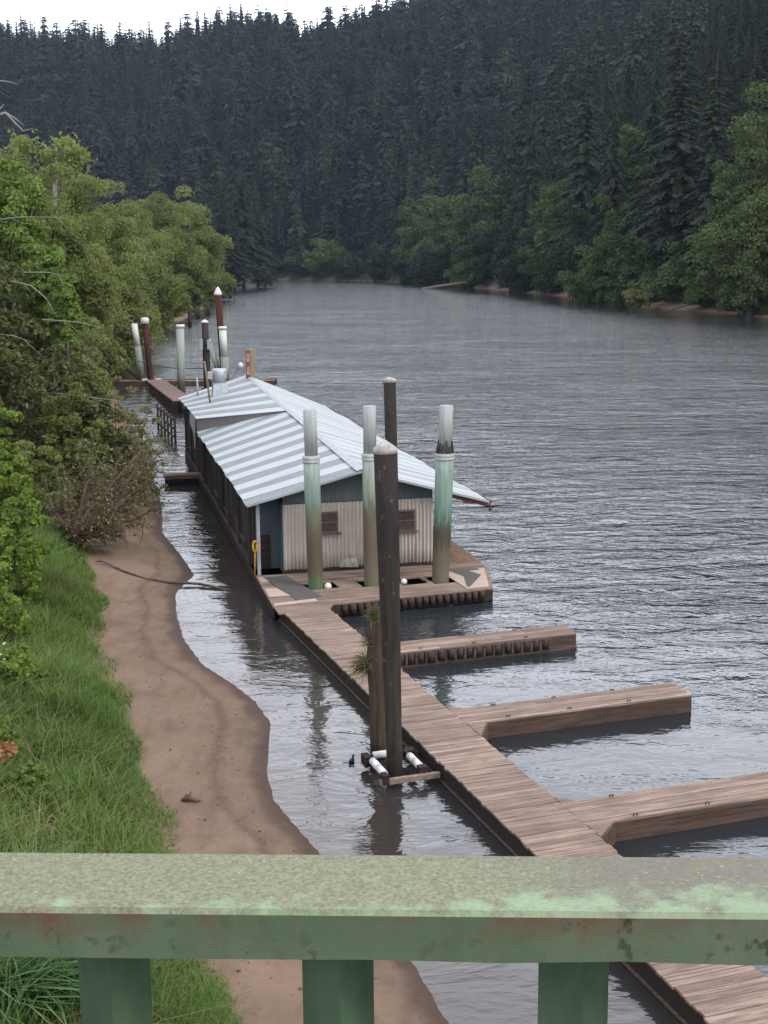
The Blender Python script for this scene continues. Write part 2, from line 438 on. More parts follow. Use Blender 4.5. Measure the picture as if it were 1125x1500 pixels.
def mat_rail():
    n = NT('weathered_green_paint')
    P = n.coord('Object'); nz = n.sepz(n.node('ShaderNodeNewGeometry').outputs['Normal'])[2]
    x, y, z = n.sepz(P)
    big = n.noise(P, 5, 4, .6); mid = n.noise(P, 28, 5, .65); fine = n.noise(P, 260, 4, .7); vor = n.noise(P, 150, 2, .6)
    green = n.mixc(n.ramp(big, [(.3, 0), (.7, 1)]), (.070, .108, .062), (.118, .160, .098))
    green = n.mixc(n.ramp(mid, [(.5, 0), (.8, .4)]), green, (.05, .065, .04))
    # rust bleeding down from the upper edge and dark spots
    sx = n.noise(n.coord('Object', (1, 1, .12)), 34, 4, .65)
    edge = n.ramp(n.math('ADD', z, n.math('MULTIPLY', n.math('SUBTRACT', sx, .5), .05)), [(.006, 0), (.032, .6), (.040, .95)])
    rust = n.mixc(fine, (.10, .035, .02), (.16, .07, .045))
    cf = n.mixc(n.math('MULTIPLY', edge, n.ramp(n.noise(P, 9, 3, .6), [(.42, 0), (.60, .95)])), green, rust)
    sp = n.noise(n.coord('Object', (1, 1, 1)), 42, 4, .6)
    cf = n.mixc(n.math('MULTIPLY', n.ramp(sp, [(.585, 0), (.64, .92)]), n.ramp(n.noise(P, 4, 2, .5), [(.42, .1), (.6, 1)])), cf, (.018, .02, .014))
    # upward faces: chalked paint under lichen
    top = n.mixc(n.ramp(fine, [(.32, 0), (.66, 1)]), (.125, .130, .076), (.27, .282, .180))
    top = n.mixc(n.math('MULTIPLY', n.ramp(n.math('ADD', x, n.math('MULTIPLY', n.math('SUBTRACT', big, .5), .35)), [(.06, 0), (.2, .75)]), n.ramp(mid, [(.3, .6), (.6, 1)])), top, (.165, .145, .13))
    ed = n.math('ADD', n.math('MULTIPLY', y, -9.0), n.math('ADD', .25, n.math('ADD', n.math('MULTIPLY', x, .9), n.math('MULTIPLY', n.math('SUBTRACT', mid, .5), 2.2))))
    top = n.mixc(n.ramp(ed, [(.0, 0), (.4, .8)]), top, n.mixc(fine, (.20, .30, .17), (.36, .47, .30)))
    top = n.mixc(n.ramp(vor, [(.62, 0), (.72, .5)]), top, (.44, .45, .35))
    up = n.ramp(nz, [(.45, 0), (.8, 1)])
    c = n.mixc(up, cf, top)
    n.bump(n.math('ADD', fine, n.math('MULTIPLY', mid, .6)), .35, .002)
    return n.base(c, .7, .3)
M['rail'] = mat_rail()
M['baluster'] = mat_plain('green_baluster_paint', (.064, .108, .062), .6, .3, 14, (1, 1, .5), .1)

# ------------------------------------------------------------------ terrain
LEFT = np.array([(6, -60), (3.5, 2), (1.9, 11), (.82, 16.1), (.41, 17.6), (-1.2, 21.5), (-1.84, 23), (-2.12, 23.7), (-2.38, 25.2), (-2.5, 27.9), (-3.0, 29.4), (-3.6, 30.6), (-4.6, 32.3), (-5.4, 34.6), (-6.0, 37.2), (-6.4, 39.7), (-6.15, 42.1), (-6.9, 44.6),
                 (-8.3, 49), (-9.4, 55.5), (-10.8, 61.9), (-14.3, 76.8), (-20.5, 104), (-24.5, 122), (-28.8, 164), (-32.5, 206), (-36.4, 266), (-44.5, 367), (-52, 450), (-56, 500), (-66, 540), (-100, 566), (-240, 610), (-1600, 700)])
RIGHT = np.array([(400, -60), (150, 40), (90, 130), (72, 180), (62.5, 212), (60.2, 237), (53, 273), (50.3, 331), (43.1, 387), (33, 465), (17.3, 567), (0, 620), (-20, 662), (-73, 694), (-160, 716), (-350, 750), (-1600, 840)])
def seg_dist(px_, py_, poly):
    best = np.full(px_.shape, 1e9)
    for (x0, y0), (x1, y1) in zip(poly[:-1], poly[1:]):
        dx, dy = x1 - x0, y1 - y0
        t = np.clip(((px_ - x0) * dx + (py_ - y0) * dy) / (dx * dx + dy * dy), 0, 1)
        best = np.minimum(best, np.hypot(px_ - x0 - t * dx, py_ - y0 - t * dy))
    return best
def inside(px_, py_, ring):
    c = np.zeros(px_.shape, bool); n = len(ring)
    for i in range(n):
        x0, y0 = ring[i]; x1, y1 = ring[(i + 1) % n]
        if y0 == y1: continue
        k = ((y0 > py_) != (y1 > py_)) & (px_ < (x1 - x0) * (py_ - y0) / (y1 - y0) + x0)
        c ^= k
    return c
LR = np.vstack([LEFT, [(-1600, -60)]]); RR = np.vstack([RIGHT, [(-1600, 3000), (1600, 3000), (1600, -60)]])
_ph = rng.uniform(0, 6.28, (8, 2))
def wob(x, y, s):
    r = 0
    for i, (a, b) in enumerate(((1, .3), (-.5, .9), (.2, 1.3), (1.4, -.8))):
        r = r + np.sin((x * a + y * b) / s + _ph[i, 0]) * (.5 ** (i * .5))
    return r / 2.4
def ridge_cap(x, y):
    pxs = 562.5 + FPX * x / np.maximum(y, 50)
    rp = np.interp(pxs, [-300, 0, 60, 100, 150, 200, 240, 270, 300, 345, 400, 450, 500, 550, 600, 660, 800], [-30, -12, 2, 14, 24, 33, 43, 46, 28, 20, 26, 44, 42, 26, 0, -90, -200])
    return CH + (386 - rp) / FPX * 930 - 27
def left_s(x, y):
    return seg_dist(x, y, LEFT) * np.where(inside(x, y, LR), 1, -1)
def right_s(x, y):
    return seg_dist(x, y, RIGHT) * np.where(inside(x, y, RR), 1, -1)
def beach_w(y):
    y = np.asarray(y, float)
    xs = np.interp(y, LEFT[:23, 1], LEFT[:23, 0]); xe = np.interp(y, [2, 15.6, 17.3, 22, 27, 32.6, 41.9, 49, 56, 77], [1.0, -1.97, -2.59, -3.99, -5.52, -7.19, -9.54, -11.9, -13.2, -18.3])
    near = np.maximum((xs - xe) * .93, 1.2)
    far = np.interp(y, [80, 115, 160, 220, 400], [4, 6.5, 6.5, 6.0, 5])
    k = np.clip((y - 60) / 25, 0, 1)
    return near * (1 - k) + far * k + .12 * np.sin(y * .8) + .10 * np.sin(y * 2.1 + 1)
def hfun(x, y, full=False):
    x = np.asarray(x, float); y = np.asarray(y, float)
    sl = left_s(x, y); sr = right_s(x, y)
    W = beach_w(y)
    k = np.interp(y, [15, 35, 60, 100, 400], [.42, .45, .5, .25, .2])
    zl = np.where(sl < 0, sl * .22, np.minimum(sl, W) * .115)
    d = np.maximum(sl - W, 0)
    zl = zl + np.where(sl > 0, 3.6 * (1 - np.exp(-d * k / 3.6)) + np.minimum(d, 60) * .05, 0)
    zl = zl + np.where(sl > 0, wob(x, y, 1.3) * .03 * np.clip(sl, 0, 1.5) + wob(x, y, 6) * .12 * np.clip(d / 4, 0, 1), 0)
    steep = np.interp(y, [200, 350, 500, 700, 900], [.95, .9, .85, .66, .62])
    cap = np.where(y > 480, np.interp(y, [480, 640], [0, 1]), 0) * ridge_cap(x, y) + np.where(y > 480, 1 - np.interp(y, [480, 640], [0, 1]), 1) * 260
    wb_ = np.interp(y, [330, 400, 480], [9, 5, 2.5])
    hr = np.maximum(sr - wb_, 0) * steep
    hr = cap * (1 - np.exp(-(hr / cap) * 1.0 - (hr / cap) ** 3 * .9))
    zr = np.where(sr < 0, sr * .25, np.minimum(sr, wb_) * .16 + hr + (wob(x, y, 34) * 6 + wob(x + 40, y, 75) * 13) * np.clip(sr / 60, 0, 1))
    z = np.maximum(np.maximum(zl, zr), -3.0)
    if full: return z, sl, sr, W
    return z
def h1(x, y): return float(hfun(np.array([x]), np.array([y]))[0])

def spaced(*segs):
    out = []
    for a, b, st in segs: out += list(np.arange(a, b, st))
    return np.array(out + [segs[-1][1]])
gx = spaced((-1600, -400, 60), (-400, -120, 12), (-120, -40, 5), (-40, -18, 1.2), (-18, -9, .35), (-9, 3, .2), (3, 12, 1.5), (12, 40, 4), (40, 130, 4), (130, 400, 12), (400, 1600, 60))
gy = spaced((-60, 8, 4), (8, 12, .6), (12, 36, .22), (36, 60, .4), (60, 130, 1.5), (130, 300, 4), (300, 900, 7), (900, 1200, 20), (1200, 3000, 150))
GX, GY = np.meshgrid(gx, gy)
Z, SL, SR, WW = hfun(GX, GY, True)
nx, ny = len(gx), len(gy)
idx = np.arange(nx * ny).reshape(ny, nx)
F = np.stack([idx[:-1, :-1].ravel(), idx[:-1, 1:].ravel(), idx[1:, 1:].ravel(), idx[1:, :-1].ravel()], 1)
grass_a = np.clip((SL - WW) / .5 * .5 + .5, 0, 1)
forest_a = np.maximum(np.clip((SR - np.interp(GY, [330, 400, 480], [7, 4, -.5])) / np.interp(GY, [330, 480], [4, 1]), 0, 1), np.clip((SL - WW - 5) / 6, 0, 1) * (GY > 36))
grass_a = np.maximum(grass_a, np.clip((SR - 4.5) / 2, 0, 1))
me = mesh_np('ground', np.stack([GX.ravel(), GY.ravel(), Z.ravel()], 1), F, M['ground'], smooth=True, fattr={'grass': grass_a.ravel(), 'forest': forest_a.ravel()})
tag(obj_from('ground', me), 'sand beach, grassy bank and forested hills around the river', 'ground', kind='structure')
wx = spaced((-1500, -140, 40), (-140, -12, 4), (-12, 4, .8), (4, 100, 5), (100, 420, 40)); wy = spaced((-58, 10, 8), (10, 60, 1.0), (60, 130, 4), (130, 720, 8), (720, 1000, 40))
WX, WY = np.meshgrid(wx, wy); wi = np.arange(WX.size).reshape(WX.shape)
WF = np.stack([wi[:-1, :-1].ravel(), wi[:-1, 1:].ravel(), wi[1:, 1:].ravel(), wi[1:, :-1].ravel()], 1)
shore_d = seg_dist(WX, WY, RIGHT); shore_l = seg_dist(WX, WY, LEFT)
open_w = np.clip(shore_d / np.interp(WY, [200, 300, 500], [26, 34, 30]), .06, 1) ** 1.4 * np.clip(np.interp(WY, [40, 90], [.8, .35]) + shore_l / np.interp(WY, [40, 120, 300], [6, 16, 22]) * .65, 0, 1)
tag(obj_from('water', mesh_np('water', np.stack([WX.ravel(), WY.ravel(), np.zeros(WX.size)], 1), WF, M['water'], fattr={'open_water': open_w.ravel(), 'shallow': (np.clip(1 - shore_l / 4.5, 0, 1) * (WY < 130)).ravel()})), 'grey rippled river water', 'river', kind='structure')

# ------------------------------------------------------------------ foliage generators (unit builders return verts, faces, tint)
def leaf_quads(c, nrm, size, aspect=1.7, rs=None, diamond=True):
    rs = rs or rng
    n = len(c)
    nrm = nrm / (np.linalg.norm(nrm, axis=1, keepdims=True) + 1e-9)
    rv = rs.normal(size=(n, 3)); u = np.cross(nrm, rv); u /= (np.linalg.norm(u, axis=1, keepdims=True) + 1e-9)
    v = np.cross(nrm, u)
    s = np.asarray(size).reshape(-1, 1) * rs.uniform(.65, 1.3, (n, 1))
    a = u * s * .5 * math.sqrt(aspect); b = v * s * .5 / math.sqrt(aspect)
    V = np.empty((n, 4, 3))
    if diamond:
        V[:, 0] = c - a; V[:, 1] = c - b * 1.25 + a * .1; V[:, 2] = c + a; V[:, 3] = c + b * 1.25 + a * .1
    else:
        V[:, 0] = c - a - b; V[:, 1] = c + a - b; V[:, 2] = c + a + b; V[:, 3] = c - a + b
    return V.reshape(-1, 3), np.arange(n * 4).reshape(n, 4)

def crown_clumps(h, r, rz, cz, nclump, nleaf, leaf, rs, flat=.62, spread=(.45, 1.0), clump=(.22, .40), droop=0.0):
    """broadleaf crown: many leaf clumps through an uneven volume; returns verts, faces, tint, clump centres"""
    C = []
    while len(C) < nclump:
        d = rs.normal(size=3); d /= np.linalg.norm(d)
        f = rs.uniform(*spread) ** .7
        p = d * f * np.array([r, r, rz])
        lump = 1 + .22 * math.sin(3.1 * d[0] + 5.3 * d[2] + 1.7 * d[1] + nclump) + .12 * math.sin(7 * d[1] + 4 * d[2])
        p *= lump
        if p[2] < -rz * .75 and rs.random() < .6: continue
        C.append((p[0], p[1], p[2] + cz, r * rs.uniform(*clump)))
    C = np.array(C)
    w = C[:, 3] ** 2; w /= w.sum()
    ci = rs.choice(len(C), nleaf, p=w)
    d = rs.normal(size=(nleaf, 3)); d /= np.linalg.norm(d, axis=1, keepdims=True)
    d[:, 2] = np.where(d[:, 2] < -.35, -d[:, 2], d[:, 2])
    rad = C[ci, 3] * rs.uniform(.45, 1.08, nleaf) ** .8
    off = d * rad[:, None]; off[:, 2] *= flat
    off[:, 2] -= droop * (off[:, 0] ** 2 + off[:, 1] ** 2) / (C[ci, 3] + 1e-6)
    c = C[ci, :3] + off
    nr = d + rs.normal(size=(nleaf, 3)) * .75 + [0, 0, .3]
    V, Fq = leaf_quads(c, nr, leaf, 1.7, rs)
    ct = rs.uniform(0, 1, len(C))
    t = np.clip(.6 * ct[ci] + .4 * rs.random(nleaf), 0, 1)
    return V, Fq, t, C

def trunk_mesh(name, h, r0, targets, rs, mat, lean=(0, 0)):
    b = MB()
    top = h
    pts = [(lean[0] * f * f + .12 * r0 * math.sin(5 * f), lean[1] * f * f + .1 * r0 * math.cos(4 * f), top * f - .25) for f in np.linspace(0, 1, 7)]
    b.tube(pts, [r0 * (1.25 if i == 0 else 1 - .75 * i / 6) for i in range(7)], 8)
    for (x, y, z, *_r) in targets:
        zb = min(max(z - 1.1 * math.hypot(x, y) - .2 * h, h * .12), h * .85)
        f = zb / h; p0 = np.array([lean[0] * f * f, lean[1] * f * f, zb]); p1 = np.array([x, y, z])
        mid = (p0 + p1) / 2 + np.array([0, 0, -.06 * h]) + rs.normal(size=3) * .03 * h
        b.tube([p0, mid, p1], [r0 * .38, r0 * .24, r0 * .07], 5, caps=False)
    return b.mesh(name, mat)

def broadleaf(label, cat, x, y, ztop, r, mat, seed, nleaf, leaf, group=None, bark='bark', name='leafy_tree', nclump=46, drop=1.0, flat=.62, kw={}, ground=False):
    rs = np.random.default_rng(seed)
    z0 = h1(x, y); h = max(ztop - z0, .6 if ground else 2.5)
    rz = min(h * .48, r * 1.9) * drop; cz = h - rz * .93
    if ground: rz = h * .62; cz = h * .42
    V, Fq, t, C = crown_clumps(h, r, rz, cz, nclump, nleaf, leaf, rs, flat, **kw)
    o = thing(name, label, cat, (x, y, z0), 0, group)
    sel = C[rs.choice(len(C), min(14, len(C)), replace=False)]
    link(bpy.data.objects.new('trunk', trunk_mesh('trunk', cz + .5 * rz, (.035 if ground else max(.012 * h, .05) + .06), sel, rs, M[bark])), o)
    link(bpy.data.objects.new('crown', mesh_np('crown', V, Fq, M[mat], t)), o)
    return o

def conifer_arrays(rs, r=.16, whorls=34, per=6, sprays=4, base=.16, droop=.35, gap=.12, wid=.34, noise=.4, core=0, fat=.30, tap=.8):
    """needled branches carrying paired drooping side sprays. Unit height"""
    V = []; T = []
    for i in range(whorls):
        f = (i + rs.uniform(-.3, .3)) / whorls
        z = base + (1 - base) * f
        L = r * (1 - f) ** tap * rs.uniform(.7, 1.18) + .006
        if f < .12: L *= .6 + 3 * f
        a0 = rs.uniform(0, 6.28)
        for k in range(per):
            if rs.random() < gap: continue
            a = a0 + 6.283 * k / per + rs.uniform(-.35, .35); l = L * rs.uniform(.55, 1.2)
            d = np.array([math.cos(a), math.sin(a), 0.]); sdv = np.array([-d[1], d[0], 0.]); sl = rs.uniform(.05, .32); tb = rs.random()
            pt = lambda s: np.array([0, 0, z]) + d * l * s + np.array([0, 0, l * (sl * s - droop * 1.6 * s * s)])
            for q in range(sprays):
                s0 = (q + rs.uniform(.1, .7)) / sprays; p0 = pt(s0)
                for sg in (-1, 1):
                    ln = l * wid * (1.2 - .7 * s0) * rs.uniform(.7, 1.2) + .002
                    e = p0 + (d * .75 + sdv * sg * .7) * ln + np.array([0, 0, -ln * rs.uniform(.2, .75)])
                    w = ln * fat; up = np.array([0, 0, w * .8]) + sdv * rs.normal() * w * .4 - d * w * .5
                    m = p0 * .55 + e * .45
                    V += [p0, m - up, e, m + up * .7]; T.append(np.clip((1 - noise) * tb + noise * rs.random(), 0, 1))
    if core:
        for a in (0, 1.05, 2.1):
            c_, s_ = math.cos(a) * core, math.sin(a) * core
            V += [np.array([0, 0, base * .6]), np.array([c_, s_, base + .12]), np.array([0, 0, .97]), np.array([-c_, -s_, base + .12])]; T.append(.3 + .4 * rs.random())
    V += [np.array([-.006, 0, .955]), np.array([.006, 0, .955]), np.array([.002, 0, 1.005]), np.array([-.002, 0, 1.005])]; T.append(.6)
    V = np.array(V); return V, np.arange(len(V)).reshape(-1, 4), np.array(T)

# ------------------------------------------------------------------ trees of the left bank
LT = [  # px centre, px top, distance, px radius, material, what sets it apart
    (285, 281, 330, 44, 'alder', 'rounded olive green tree at the far end of the left bank row'),
    (235, 273, 262, 50, 'alder', 'tall olive green tree behind the far pilings on the left bank'),
    (188, 277, 215, 52, 'alder', 'broad olive tree half hidden in the middle of the left bank row'),
    (262, 332, 272, 46, 'alder', 'low olive tree overhanging the far beach'),
    (212, 350, 200, 50, 'alder', 'yellowish leafy tree above the narrow brown beach'),
    (160, 286, 160, 56, 'alder', 'olive tree with feathery top below the dead grey snag'),
    (105, 243, 125, 66, 'alder', 'tall olive tree just right of the bright green one'),
    (160, 352, 135, 58, 'alder', 'brownish olive tree leaning towards the far pilings'),
    (55, 214, 100, 72, 'alder', 'tallest leafy tree of the left bank with pale twigs on top'),
    (-8, 196, 92, 80, 'alder', 'leafy tree cut by the left edge under the bare grey branches'),
    (102, 335, 100, 60, 'alder', 'mid green tree behind the drooping conifer'),
    (125, 420, 108, 46, 'alder', 'small olive tree low on the bank above the brown beach'),
    (180, 428, 160, 36, 'alder', 'small leafy tree at the water side behind two thin pilings'),
    (238, 410, 222, 34, 'alder', 'low leafy tree hanging over the far beach'),
    (292, 398, 300, 24, 'alder', 'smallest leafy tree where the left beach ends'),
    (12, 222, 66, 56, 'alder_bright', 'fresh bright green leafy tree at the upper left'),
    (62, 350, 60, 34, 'alder_bright', 'slim bright green leafy tree beside the drooping conifer'),
    (92, 395, 58, 24, 'alder_bright', 'small bright leafy tree climbing over dark twigs'),
]
for i, (pc, pt, Y, rp, mt, lab) in enumerate(LT):
    p = onY(pc, pt, Y); d = Y / FPX
    r = rp * d * 1.05
    nl = int(np.interp(Y, [55, 70, 110, 200, 340], [42000, 46000, 42000, 32000, 24000])); lf = np.interp(Y, [55, 110, 200, 340], [.115, .18, .28, .42])
    broadleaf(lab, 'tree', p[0], Y, p[2], r, mt, 100 + i, nl, lf, 'leafy trees along the left bank', nclump=170 if Y < 150 else 150, drop=1.3, flat=.9,
              bark='bark_pale' if i % 3 == 0 else 'bark', name='alder_tree', kw=dict(clump=(.17, .36), droop=.04, spread=(.1, .86)))
# a dense low fill of shrubs under the row
US = [(150, 455, 118, 36), (95, 470, 84, 50), (60, 455, 70, 60), (205, 452, 190, 24), (268, 420, 262, 20), (315, 402, 345, 18), (130, 490, 96, 30), (20, 440, 62, 70)]
for i, (pc, pt, Y, rp) in enumerate(US):
    p = onY(pc, pt, Y)
    broadleaf(['dark bush at the brown beach under the left bank trees', 'dark bush behind the drooping conifer boughs', 'dense bush on the bank beside the spruce trunk', 'low bush beside the far red piling', 'small bush at the far beach bend', 'last bush on the far left point', 'shadowy bush above the leaning boom pole', 'deep green bush at the left edge under the bright tree'][i],
              'bush', p[0], Y, p[2], rp * Y / FPX * 1.1, 'spruce' if i % 2 == 0 else 'alder', 300 + i, 12000, np.interp(Y, [60, 120, 345], [.14, .22, .5]), 'bushes along the left bank', name='bush', nclump=60, flat=.8, ground=True)

# leaning dead snag top and bare grey branches against the far hill
sn = thing('dead_snag', 'bare grey forked snag standing out of the leafy tree tops', 'dead tree', (*onY(80, 262, 118)[:2], h1(*onY(80, 262, 118)[:2])))
b = MB(); base = np.array(sn.location)
def P_(x, y, Y): return onY(x, y, Y) - base
b.tube([(0, 0, -.3), P_(80, 330, 118), P_(81, 262, 118), P_(83, 216, 118)], [.3, .26, .2, .12], 7)
b.tube([P_(82, 222, 118), P_(70, 219, 118), P_(62, 210, 118)], [.1, .08, .04], 5); b.tube([P_(82, 228, 118), P_(94, 215, 118), P_(99, 203, 118)], [.07, .05, .02], 5)
b.tube([P_(70, 219, 118), P_(58, 221, 117)], [.06, .02], 5)
b.build('trunk', M['bark_pale'], sn)
c = np.array([P_(x + rng.normal() * 9, y + rng.normal() * 7, 118 + rng.normal()) for x, y in [(105, 225), (112, 238), (95, 212), (118, 232), (40, 215), (30, 208), (70, 228)] for _ in range(170)])
V, Fq = leaf_quads(c, rng.normal(size=c.shape) + [0, 0, .6], .3)
link(bpy.data.objects.new('crown', mesh_np('crown', V, Fq, M['alder'], rng.random(len(c)))), sn)
db = thing('bare_branches', 'bare grey lichen covered branches reaching in at the upper left', 'branch', tuple(onY(-60, 230, 80)))
b = MB(); base = np.array(db.location)
b.tube([(0, 0, 0), P_(-20, 175, 80), P_(8, 165, 80), P_(22, 180, 80), P_(34, 192, 80), P_(48, 188, 80)], [.12, .10, .07, .055, .04, .015], 6)
b.tube([P_(8, 165, 80), P_(20, 172, 80), P_(36, 184, 80)], [.05, .04, .015], 5); b.tube([P_(-20, 175, 80), P_(0, 160, 80), P_(6, 152, 80)], [.06, .04, .015], 5)
b.tube([P_(-30, 120, 80), P_(-2, 118, 80), P_(14, 120, 80), P_(28, 124, 80)], [.05, .04, .03, .01], 5)
b.build('branch', M['bark_pale'], db)

# ------------------------------------------------------------------ drooping conifer over the beach
def drooping_conifer(label, x, y, zt, seed, R0, hb, nb, side=None):
    rs = np.random.default_rng(seed); z0 = h1(x, y); h = zt - z0
    o = thing('spruce_tree', label, 'tree', (x, y, z0))
    tb = MB(); tb.tube([(0, 0, -.3), (.1, 0, h * .5), (.15, 0, h)], [.28, .2, .04], 9)
    lb = MB(); C = []; N = []; S = []; T = []
    for i in range(nb):
        f = rs.uniform(0, 1); z = hb * h + (1 - hb) * h * f
        L = R0 * (1 - .75 * f) * rs.uniform(.65, 1.1); a = rs.uniform(0, 6.28)
        dv = np.array([math.cos(a), math.sin(a), 0]); rise = rs.uniform(-.05, .3)
        def at(s): return np.array([0, 0, z]) + dv * L * s + np.array([0, 0, L * (rise * s - .42 * s * s)])
        (lb if rs.random() < .8 else lb).tube([at(s) for s in (0, .35, .7, 1)], [.05, .035, .022, .008], 4, caps=False)
        n_t = int(26 * L / 3)
        tb_ = rs.random()
        for q in range(n_t):
            s = rs.uniform(.18, 1.02); p = at(s)
            sd = np.cross(dv, [0, 0, 1.]) * rs.choice([-1, 1]) + dv * rs.uniform(.1, .9); sd /= np.linalg.norm(sd)
            tl = L * .30 * (1.15 - .6 * s) * rs.uniform(.5, 1.1)
            for w in np.linspace(.1, 1, 7):
                C.append(p + sd * tl * w + np.array([0, 0, -.55 * tl * w * w]) + rs.normal(size=3) * .03); N.append(np.array([0, 0, .8]) + rs.normal(size=3) * .55); S.append(.17); T.append(np.clip(.6 * tb_ + .4 * rs.random(), 0, 1))
    tb.build('trunk', M['bark'], o); lb.build('branches', M['twig_brown'], o)
    V, Fq = leaf_quads(np.array(C), np.array(N), np.array(S), 2.6, rs)
    link(bpy.data.objects.new('crown', mesh_np('crown', V, Fq, M['spruce'], T)), o)
    return o
pp = onY(20, 400, 58); drooping_conifer('dark drooping conifer on the left bank above the brown brush', pp[0] - 1.0, 58, onY(20, 375, 58)[2], 5, 5.4, .10, 120)
pp = onY(95, 520, 54); drooping_conifer('low drooping conifer with olive boughs hanging over the sand', pp[0], 54, onY(95, 500, 54)[2], 6, 3.9, .10, 80)
pp = onY(-25, 460, 50); drooping_conifer('shaded conifer at the left edge below the bright green tree', pp[0], 50, onY(-25, 400, 50)[2], 8, 3.6, .15, 80)
# pale dead boughs that stick out of the conifers
for lab, pts in (('long pale dead bough pointing at the gangway', [(18, 573, 52), (80, 576, 51), (140, 583, 50), (190, 589, 49.5)]),
                 ('pale arched dead bough above the conifer', [(18, 412, 56), (45, 418, 55), (62, 432, 54.5), (75, 447, 54)]),
                 ('thin pale dead bough crossing bright leaves', [(35, 399, 55), (70, 399, 54.5), (95, 404, 54)]),
                 ('thin grey dead bough over the brown beach', [(62, 468, 54), (115, 472, 53), (150, 480, 52.5)]),
                 ('short white dead bough at the left edge', [(-5, 489, 50), (20, 492, 49.7), (45, 501, 49.5)]),
                 ('white dead bough in the bright upper left tree', [(-5, 322, 60), (30, 318, 59.5), (60, 318, 59), (98, 319, 58.6)])):
    b = MB(); Q = [onY(*q) for q in pts]
    b.tube(Q, list(np.linspace(.030, .008, len(Q))), 5)
    for k in range(1, len(Q)):
        e = Q[k] + rng.normal(size=3) * .25 + np.array([.3, 0, -.45]); b.tube([Q[k] * .6 + Q[k - 1] * .4, e], [.012, .004], 4)
    tag(b.build('dead_bough', M['bark_pale']), lab, 'branch', 'pale dead boughs on the left bank')

# ------------------------------------------------------------------ brown brush fallen over the sand
bx, by = -10.6, 44.5
fb = thing('fallen_tree', 'fallen brown tree with bare tangled branches lying over the sand', 'fallen tree', (bx, by, h1(bx, by)))
base = np.array(fb.location); rs = np.random.default_rng(21)
limb_mb = MB(); twig = MB(); tips = []
ends = [(243, 655, 48), (232, 690, 47), (215, 712, 46), (205, 690, 46), (200, 755, 45), (186, 772, 44), (150, 775, 43.5), (222, 640, 48.5), (170, 700, 46), (140, 690, 45), (180, 665, 47), (212, 668, 47), (160, 740, 44.5), (95, 690, 45), (110, 765, 43.5), (130, 775, 43.2), (175, 785, 43.5), (228, 745, 45.5), (215, 770, 44.6), (100, 735, 44), (145, 760, 43.8), (190, 735, 45), (70, 720, 44), (205, 728, 45.5), (160, 785, 43.2)]
for (ex, ey, eY) in ends:
    e = onY(ex, ey, eY) - base
    s = np.array([rs.uniform(-.9, .6), rs.uniform(-1.2, .6), rs.uniform(.1, .7)])
    m1 = s * .62 + e * .38 + np.array([rs.uniform(-.2, .2), 0, rs.uniform(-.15, .35)]); m2 = s * .28 + e * .72 + rs.normal(size=3) * .14
    path = [s, m1, m2, e]; limb_mb.tube(path, [.085, .065, .042, .014], 6)
    for k in range(26):
        q = rs.uniform(.25, 1); i = min(int(q * 3), 2); f = q * 3 - i; p = path[i] * (1 - f) + path[i + 1] * f
        d = (e - s) / np.linalg.norm(e - s) * rs.uniform(.2, .8) + rs.normal(size=3) * .55; l = rs.uniform(.25, .9) * (1.15 - .5 * q)
        p1 = p + d * l * .55 + rs.normal(size=3) * .05; p2 = p + d * l + np.array([0, 0, -.15 * l]) + rs.normal(size=3) * .06
        twig.tube([p, p1, p2], [.020, .013, .005], 4, caps=False)
        for _ in range(3):
            p3 = p1 + rs.normal(size=3) * .22; twig.tube([p1, p3], [.009, .004], 3, caps=False)
        if q > .45 and rs.random() < .7: tips.append(p2)
limb_mb.build('limbs', M['twig_brown'], fb); twig.build('twigs', M['twig_brown'], fb)
tips = np.array(tips); up_t = tips[tips[:, 2] > .5]
c = np.repeat(up_t, 7, 0) + rs.normal(size=(len(up_t) * 7, 3)) * .19
V, Fq = leaf_quads(c, rs.normal(size=c.shape) + [0, 0, .5], .085, 1.8, rs)
link(bpy.data.objects.new('leaves', mesh_np('leaves', V, Fq, M['willow'], rs.random(len(c)))), fb)

# sparse yellowish shrub growing above it
for i, (pc, pt, Y, rp, lab) in enumerate(((165, 520, 55, 52, 'sparse yellowish shrub reaching over the beach near the gangway'), (205, 575, 54, 42, 'small sparse shrub behind the fallen brown branches'), (100, 560, 50, 55, 'olive shrub between the conifers and the fallen tree'), (60, 640, 46, 50, 'dark green shrub above the base of the fallen tree'), (120, 640, 49, 45, 'dull green shrub in the middle of the brown tangle'))):
    p = onY(pc, pt, Y)
    broadleaf(lab, 'shrub', p[0], Y, p[2], rp * Y / FPX, ['willow', 'willow', 'alder', 'alder', 'willow'][i], 500 + i, (3600, 2600, 9000, 9000, 3000)[i], .10, 'shrubs at the back of the beach', name='shrub', nclump=70, flat=.8, ground=True, kw=dict(clump=(.10, .24), spread=(.15, 1.0)))

